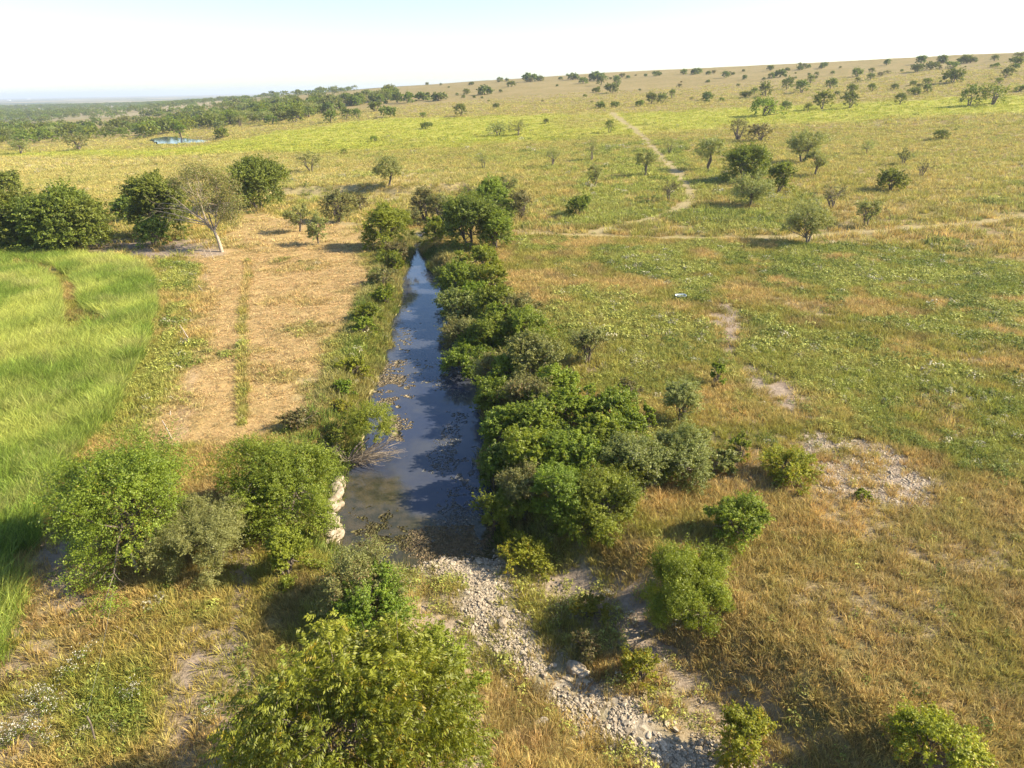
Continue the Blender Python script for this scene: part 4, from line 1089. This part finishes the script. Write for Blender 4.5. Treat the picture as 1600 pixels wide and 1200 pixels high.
# ------------------------------------------------------------------ rocks
def rockmesh(seed, flat=.6, sub=2, rough=.22):
    import bmesh
    bm = bmesh.new(); bmesh.ops.create_icosphere(bm, subdivisions=sub, radius=.5)
    rg = np.random.RandomState(seed); pl = [(rg.normal(0, 1, 3), rg.uniform(.26, .42)) for _ in range(9)]
    for v in bm.verts:
        c = np.array(v.co)
        for nrm, dd in pl:
            u = nrm / np.linalg.norm(nrm); s = c @ u
            if s > dd: c = c - u * (s - dd)
        c = c * (1 + rough * .3 * rg.normal()) * np.array([1.25, .95, flat]); v.co = c
    me = bpy.data.meshes.new('stone'); bm.to_mesh(me); bm.free()
    me.materials.append(M['stone']); return me
RM = [rockmesh(s, [.55, .7, .4][s % 3]) for s in range(8)]
def along(Pl, n, spread, rg):
    seg = np.linalg.norm(np.diff(Pl[:, :2], axis=0), axis=1); cum = np.r_[0, np.cumsum(seg)]
    s = rg.uniform(0, cum[-1], n); x = np.interp(s, cum, Pl[:, 0]); y = np.interp(s, cum, Pl[:, 1])
    return x + rg.normal(0, spread, n), y + rg.normal(0, spread, n)
rgk = np.random.RandomState(21)
x1, y1 = along(SPINE, 260, .55, rgk); x2, y2 = along(HEAD, 36, .4, rgk)
x = np.r_[x1, x2]; y = np.r_[y1, y2]; z = terrain(x, y)
for k in range(len(x)):
    s = min(rgk.gamma(3, .04) + .08, .42)
    o = bpy.data.objects.new('creek_stone', RM[k % 8]); COL.objects.link(o)
    o.location = (x[k], y[k], z[k] + s * .03); o.scale = (s, s * rgk.uniform(.7, 1.1), s); o.rotation_euler = (rgk.normal(0, .25), rgk.normal(0, .25), rgk.uniform(0, 6.28))
    tag(o, 'pale limestone cobble among many in the dry rocky creek bed', 'stone', 'cobbles of the rocky creek bed')
def boulder(px, py, s, sq, seed, lab):
    g = unproj([px], [py])[0]; me = rockmesh(seed, sq, 3, .10)
    o = bpy.data.objects.new('boulder', me); COL.objects.link(o); o.location = g + [0, 0, s * .16]; o.scale = (s, s * .9, s); o.rotation_euler = (.12, -.1, seed)
    tag(o, lab, 'boulder')
boulder(897, 1047, .72, .55, 31, 'largest flat pale boulder in the rocky bed below the dark brush')
boulder(913, 1054, .42, .9, 32, 'smaller grey boulder touching the right side of the largest flat boulder')
boulder(786, 976, .5, .5, 33, 'pinkish white rock slab on the grassy bank left of the cobbles')
boulder(745, 1006, .32, .5, 34, 'small white rock on the grassy bank below the pinkish slab')
boulder(845, 1130, .45, .4, 35, 'flat pale slab in the grass left of the lower cobbles')
boulder(648, 690, .0 + .38, .5, 36, 'grey stone breaking the pool surface near the dead branches')
boulder(636, 758, .40, .5, 37, 'grey stone standing in the shallow edge of the pool')
boulder(1555, 1112, .28, .5, 38, 'small white stone on the dry slope right of the bottom yellow green bush')
protos('pebble', [rockmesh(50 + s, .6, 1) for s in range(6)], M['stone'])
x1, y1 = along(SPINE, 10000, .62, rgk); x2, y2 = along(HEAD, 2200, .6, rgk)
n3 = 5000; x3 = rgk.uniform(BED[:, 0].min(), BED[:, 0].max(), n3); y3 = rgk.uniform(BED[:, 1].min(), BED[:, 1].max(), n3)
q = (sdf_poly(x3, y3, BED, 5) < -.2) & (fbm(x3, y3, 1.6, 131) > .48); x = np.r_[x1, x2, x3[q]]; y = np.r_[y1, y2, y3[q]]
q = fbm(x, y, 1.0, 133) > .43; x, y = x[q], y[q]
n = len(x); s = rgk.gamma(3, .02, n) + .035
scatter('gravel', 'pebble', np.stack([x, y, terrain(x, y) + s * .1], 1), rots(n, .5), np.stack([s, s, s], 1), np.ones((n, 3)), 'loose pale gravel filling the dry rocky creek bed')
# pebbles lying on the bare patch
Pb = BARES_AND_SHADE[2]; n = 5000; x = rgk.uniform(Pb[:, 0].min(), Pb[:, 0].max(), n); y = rgk.uniform(Pb[:, 1].min(), Pb[:, 1].max(), n)
q = sdf_poly(x, y, Pb, 5) < 0; x, y = x[q], y[q]; s = rgk.gamma(2, .03, len(x)) + .04
scatter('stony_patch', 'pebble', np.stack([x, y, terrain(x, y)], 1), rots(len(x), .4), np.stack([s, s, s], 1), np.ones((len(x), 3)), 'scattered stones on the bare patch in the right meadow')

# limestone face on the left bank of the pool
def outcrop():
    rg = np.random.RandomState(9); Vs = []; Fs = []; n0 = 0
    Lp = onplane(np.array([538, 533, 531, 528]), np.array([748., 780, 812, 852]), WL + .35)
    for k in range(40):
        t = rg.uniform(0, 1); p = np.array([np.interp(t, [0, .33, .66, 1], Lp[:, i_]) for i_ in range(3)])
        lvl = rg.randint(0, 4); lvl = min(lvl, 3 if t > .3 else 1); me = rockmesh(200 + k, .55, 2, .08); v = np.zeros(len(me.vertices) * 3); me.vertices.foreach_get('co', v); v = v.reshape(-1, 3)
        s = rg.uniform(.6, 1.1); v = v * np.array([.55 * s, 1.25 * s, .62]); v += [p[0] - .07 * lvl - .22 + rg.normal(0, .07), p[1], WL + .08 + lvl * .26]
        f = np.array([list(q.vertices) for q in me.polygons]); Vs.append(v); Fs.append(f + n0); n0 += len(v)
    V_ = np.concatenate(Vs); c = V_.mean(0); o = addobj('limestone_outcrop', mkmesh('limestone_outcrop', V_ - c, np.concatenate(Fs)), M['chalk']); o.location = c
    tag(o, 'white limestone face on the left bank at the lower end of the pool', 'rock')
M['chalk'] = stonemat('chalk', (.20, .15, .09), (.44, .37, .27))
outcrop()

# ------------------------------------------------------------------ fence remains, logs, trough, wild flowers
def stick(name, p0, p1, r0, r1, lab, cat, group=None, mat='pale', twigs=0):
    a = np.array(p0); b = np.array(p1); rg = np.random.RandomState(int(abs(a[0] * 100)) % 9999)
    wd = Wood(); L = wd.limb([0, 0, 0], b - a, r0, r1, rg, .04, 7, 6)
    for _ in range(twigs): wd.limb(L[rg.randint(2, 6)], L[-1] + rg.normal(0, .3, 3), r1, r1 * .4, rg, .1, 4, 3)
    o = addobj(name, wd.mesh(name), M[mat]); o.location = a; tag(o, lab, cat, group); return o
posts = [((301, 535), (281, 508), 'longest pale post leaning far over at the edge of the mown field'),
         ((302, 539), (288, 528), 'short pale post fallen against the longest leaning post'),
         ((270, 688), (253, 657), 'white leaning post nearest the big olive shrub'),
         ((265, 650), (266, 642), 'tiny post stub just above the white leaning post'),
         ((334, 404), (325, 386), 'thin pale post leaning by the foot of the half bare tree'),
         ((323, 400), (318, 390), 'thinner left post beside the foot of the half bare tree'),
         ((318, 455), (310, 446), 'small pale post on the mown field edge, upper of the two short ones'),
         ((303, 492), (297, 482), 'small pale post on the mown field edge, lower of the two short ones')]
pp = []
for (b_, t_, lab) in posts:
    g = unproj([b_[0]], [b_[1]])[0]; dep = (g - CP) @ F; top = at_depth(t_[0], t_[1], dep + .25); pp.append(top)
    L_ = np.linalg.norm(top - g); stick('fence_post', g - [0, 0, .15], top, .055, .035, lab, 'fence post')
wr = Wood(); q0 = unproj([196], [872])[0] + [0, 0, .9]; q1 = unproj([150], [1150])[0] + [0, 0, 1.0]; tt = np.linspace(0, 1, 14)[:, None]
P_ = q0 * (1 - tt) + q1 * tt; P_[:, 2] -= np.sin(tt[:, 0] * np.pi) * .25; wr.tube(P_ - q0, .004, 4)
M['wire'] = barkmat('wire_metal', (.10, .10, .09), (.25, .25, .22))
o = addobj('fence_wire', wr.mesh('fence_wire'), M['wire']); o.location = q0; tag(o, 'single thin fence wire running through the grass at the lower left', 'wire')
g = unproj([216], [896])[0]; stick('fence_post', g - [0, 0, .1], g + [-.28, .25, 1.0], .07, .06, 'stout grey post stub under the big olive shrub, holding the wire', 'fence post')
g = unproj([150], [1158])[0]; stick('fence_post', g - [0, 0, .1], g + [0, 0, 1.05], .03, .025, 'thin rusty post at the lower left end of the fence wire', 'fence post', mat='bark')
for (a_, b_, r, lab, tw) in (((178, 978), (216, 996), .05, 'orange brown dead branch lying in grass at the lower left', 2), ((1096, 822), (1124, 828), .03, 'bleached dead branch below the light green slope shrub', 4),
                          ((716, 970), (736, 981), .06, 'short brown log on the grassy bank left of the cobbles', 0), ((1192, 478), (1210, 484), .07, 'pale weathered log in the weeds by the upper bare dirt', 1)):
    p = W2([a_, b_], .05); stick('fallen_branch', p[0], p[1], r, r * .6, lab, 'branch', twigs=tw)
def trough():
    g = unproj([1063], [467])[0]; k = 20; th = np.arange(k) * 2 * np.pi / k; L_, W_, H_ = .50, .30, .38; V_ = []
    ring = lambda s, z: np.stack([L_ * s * np.sign(np.cos(th)) * np.abs(np.cos(th)) ** .6, W_ * s * np.sign(np.sin(th)) * np.abs(np.sin(th)) ** .6, th * 0 + z], 1)
    R_ = [ring(.9, 0), ring(1, H_ - .03), ring(1.05, H_ - .03), ring(1.05, H_), ring(.96, H_), ring(.88, .04)]
    V_ = np.concatenate(R_); i_ = np.arange(5)[:, None] * k; j_ = np.arange(k)[None]; jj = (j_ + 1) % k
    Fq = np.stack([i_ + j_, i_ + jj, i_ + k + jj, i_ + k + j_], -1).reshape(-1, 4)
    me = mkmesh('trough', V_, [Fq, np.array([list(range(5 * k, 6 * k))]), np.array([list(range(k - 1, -1, -1))])])
    mt, t, out = newmat('zinc'); p = N(t, 'ShaderNodeBsdfPrincipled'); tc = N(t, 'ShaderNodeTexCoord')
    t.links.new(mix(t, noise(t, tc.outputs['Object'], 8, 4), (.16, .21, .25), (.42, .50, .55)), p.inputs['Base Color']); p.inputs['Roughness'].default_value = .5; p.inputs['Metallic'].default_value = .3; t.links.new(p.outputs[0], out.inputs[0])
    o = addobj('feed_tub', me, mt); o.location = g; o.rotation_euler = (.12, 0, .1); tag(o, 'small blue grey tub half hidden in the weeds of the right meadow', 'tub')
trough()
def flower_plants():
    rg = np.random.RandomState(14); mt, t, out = newmat('white_petal'); p = N(t, 'ShaderNodeBsdfPrincipled'); p.inputs['Base Color'].default_value = (.55, .52, .42, 1); p.inputs['Roughness'].default_value = .8; t.links.new(p.outputs[0], out.inputs[0])
    src = []
    for v in range(3):
        wd = Wood(); Hd = []
        for k in range(9):
            tip = np.array([rg.normal(0, .22), rg.normal(0, .22), rg.uniform(.45, .85)]); L = wd.limb([0, 0, -.05], tip, .009, .004, rg, .06, 4, 3); Hd.append(tip)
            for _ in range(2): q = L[2] + np.array([rg.normal(0, .14), rg.normal(0, .14), .2]); wd.limb(L[2], q, .005, .003, rg, .05, 3, 3); Hd.append(q)
        Hd = np.array(Hd); ci = rg.randint(0, len(Hd), 110); P = Hd[ci] + rg.normal(0, .025, (110, 3)); Vv, Fc = leafcloud(P, .030, rg, .8, None, .8)
        hv = mkmesh('flower_heads', Vv, Fc); hv.materials.append(mt)
        P = np.stack([rg.normal(0, .15, 150), rg.normal(0, .15, 150), rg.uniform(.03, .5, 150)], 1); V2, F2 = leafcloud(P, .07, rg, .5, None, .35)
        lv = mkmesh('leaves', V2, F2, dict(v=np.repeat(rg.uniform(0, 1, (150, 3)), 4, axis=0))); lv.materials.append(M['bright'])
        sm = wd.mesh('stems'); sm.materials.append(M['brush']) ; src.append((sm, lv, hv))
    pts = [(52, 1098), (66, 1092), (84, 1100), (97, 1112), (74, 1118), (46, 1140), (36, 1154), (18, 1164), (64, 1156), (78, 1168), (202, 1096), (214, 1090), (134, 1034), (112, 1060), (330, 1128), (8, 1170)]
    gs = W2(pts)
    for k, g in enumerate(gs):
        o = bpy.data.objects.new('flowering_weed', None); COL.objects.link(o); o.location = g; o.rotation_euler[2] = k * 1.7; s = rg.uniform(.7, 1.05); o.scale = (s, s, s)
        tag(o, 'tall weed with small white flower heads in the lower left grass', 'wild flower', 'white flowering weeds at the lower left')
        for me, nm in zip(src[k % 3], ('stems', 'leaves', 'flower_heads')): addobj(nm, me, None, o)
flower_plants()

# ------------------------------------------------------------------ reeds on the banks, weed mats on the water
n = 30000; x = rs.uniform(-17, 2, n); y = rs.uniform(24, 102, n); d = dwater(x, y, 6)
q = (d > .12) & (d < 3.2) & (rs.uniform(0, 1, n) < np.interp(d, [-.2, .2, 1.2, 3.2], [.5, .95, .6, .2])) & ((y > 27) | (d > .1)) & (sdf_poly(x, y, BED, 4) > .3); x, y = x[q], y[q]; n = len(x)
a = sst(.35, .65, fbm(x, y, 3, 141))[:, None]; t = np.array([.16, .21, .035]) * (1 - a) + np.array([.34, .30, .10]) * a; t = t * rs.uniform(.6, 1.25, n)[:, None]
w_ = rs.uniform(.9, 1.7, n)
scatter('bank_grass', 'coarse_tuft', np.stack([x, y, np.maximum(terrain(x, y), WL)], 1), rots(n, .2), np.stack([w_, w_, w_ * rs.uniform(.7, 1.5, n)], 1), t, 'long green and straw coloured grass hanging over both creek banks')
def matmesh(seed):
    rg = np.random.RandomState(seed); k = 9; th = np.arange(k) * 2 * np.pi / k; r = rg.uniform(.35, 1, k)
    top = np.stack([r * np.cos(th), r * np.sin(th) * .7, th * 0 + .02], 1); bot = top * [1.03, 1.03, 1]; bot[:, 2] = -.02
    j_ = np.arange(k); side = np.stack([j_, (j_ + 1) % k, k + (j_ + 1) % k, k + j_], 1)
    return mkmesh('mat', np.concatenate([top, bot]), [side, np.arange(k)[None]], dict(v=np.tile(rg.uniform(0, 1, 3), (2 * k, 1))))
protos('mat', [matmesh(s) for s in range(8)], M['grass'])
XS = []; 
for pl, n, k0, sz, tc in ((((588, 560), (622, 556), (640, 600), (636, 690), (600, 690), (578, 650)), 2200, .42, .10, (.34, .27, .16)), (((612, 470), (640, 470), (645, 560), (604, 550)), 300, .5, .12, (.30, .26, .17)),
                          (((690, 600), (735, 605), (752, 700), (758, 830), (700, 850), (690, 720)), 2600, .44, .05, (.24, .24, .23)), (((640, 560), (700, 560), (735, 620), (640, 640)), 200, .5, .09, (.30, .28, .22)),
                          (((545, 800), (620, 790), (640, 870), (550, 872)), 1300, .45, .07, (.14, .12, .045)), (((640, 830), (770, 820), (776, 874), (650, 882)), 2600, .35, .055, (.26, .20, .11))):
    Pm_ = onplane(*np.array(pl, float).T, WL); x = rs.uniform(Pm_[:, 0].min(), Pm_[:, 0].max(), n * 3); y = rs.uniform(Pm_[:, 1].min(), Pm_[:, 1].max(), n * 3)
    q = (sdf_poly(x, y, Pm_, 5) + (fbm(x, y, 1.6, 153) - .5) * 3.0 < rs.uniform(-1.2, .3, len(x))) & (fbm(x, y, 1.2, 151) > k0) & (dwater(x, y, 5) < 0); x, y = x[q][:n], y[q][:n]; s = rs.gamma(2.5, sz / 2.5, len(x)) + .03
    XS.append(np.c_[x, y, s, np.array(tc) * rs.uniform(.65, 1.25, (len(x), 1))])
XS = np.concatenate(XS); n = len(XS)
scatter('floating_weed', 'mat', np.c_[XS[:, :2], np.full(n, WL + .006)], np.stack([np.zeros(n), np.zeros(n), rs.uniform(0, 6.28, n)], 1), np.stack([XS[:, 2], XS[:, 2], np.full(n, .35)], 1), XS[:, 3:], 'tan rafts of floating weed on the pool surface')

# ------------------------------------------------------------------ far farm sheds and haze
M['shed'] = barkmat('white_paint', (.70, .70, .68), (.80, .80, .78)); M['roof'] = barkmat('tin_roof', (.45, .46, .48), (.6, .6, .62))
for k, (px, py, L_, lab) in enumerate(((44, 155, 46, 'white farm shed on the far plain near the left edge'), (14, 157, 24, 'smaller white farm shed left of the longer one on the far plain'))):
    g = onplane(px, py, -12.0); g[2] = float(terrain(g[0], g[1])); o = bpy.data.objects.new('farm_shed', None); COL.objects.link(o); o.location = g; tag(o, lab, 'building'); h, wd_ = 6.0, 12.0
    V_ = np.array([[sx * L_ / 2, sy * wd_ / 2, z_] for z_ in (-1, h) for sx, sy in ((-1, -1), (1, -1), (1, 1), (-1, 1))] + [[-L_ / 2, 0, h + 3], [L_ / 2, 0, h + 3]])
    addobj('wall', mkmesh('wall', V_, [np.array([[0, 1, 5, 4], [1, 2, 6, 5], [2, 3, 7, 6], [3, 0, 4, 7]]), np.array([[4, 7, 8], [5, 9, 6]])]), M['shed'], o)
    e_ = .6; R_ = np.array([[sx * (L_ / 2 + e_), sy * (wd_ / 2 + e_), h - .3 + z_] for z_ in (0, .25) for sx, sy in ((-1, -1), (1, -1), (1, 1), (-1, 1))] + [[sx * (L_ / 2 + e_), 0, h + 3.05 + z_] for z_ in (0, .25) for sx in (-1, 1)])
    addobj('roof', mkmesh('roof', R_, [np.array([[4, 5, 11, 10], [6, 7, 10, 11], [0, 8, 9, 1], [2, 9, 8, 3], [0, 1, 5, 4], [2, 3, 7, 6]])]), M['roof'], o)
mt, t, out = newmat('haze_air'); pv = N(t, 'ShaderNodeVolumePrincipled'); pv.inputs['Color'].default_value = (.78, .86, .97, 1); pv.inputs['Density'].default_value = HAZE; pv.inputs['Anisotropy'].default_value = .2
t.links.new(pv.outputs[0], out.inputs['Volume'])
hx = 16400.0; z0 = float(Zt.min()) - 1.0; z1 = max(float(Zt.max()) + 14, 40.0)
Vh = np.array([[sx * hx, sy * hx, z_] for z_ in (z0, z1) for sx, sy in ((-1, -1), (1, -1), (1, 1), (-1, 1))])
hz_ = addobj('haze', mkmesh('haze', Vh, np.array([[3, 2, 1, 0], [4, 5, 6, 7], [0, 1, 5, 4], [1, 2, 6, 5], [2, 3, 7, 6], [3, 0, 4, 7]])), mt)
tag(hz_, 'thin blue summer haze over the far country', 'haze', kind='stuff')
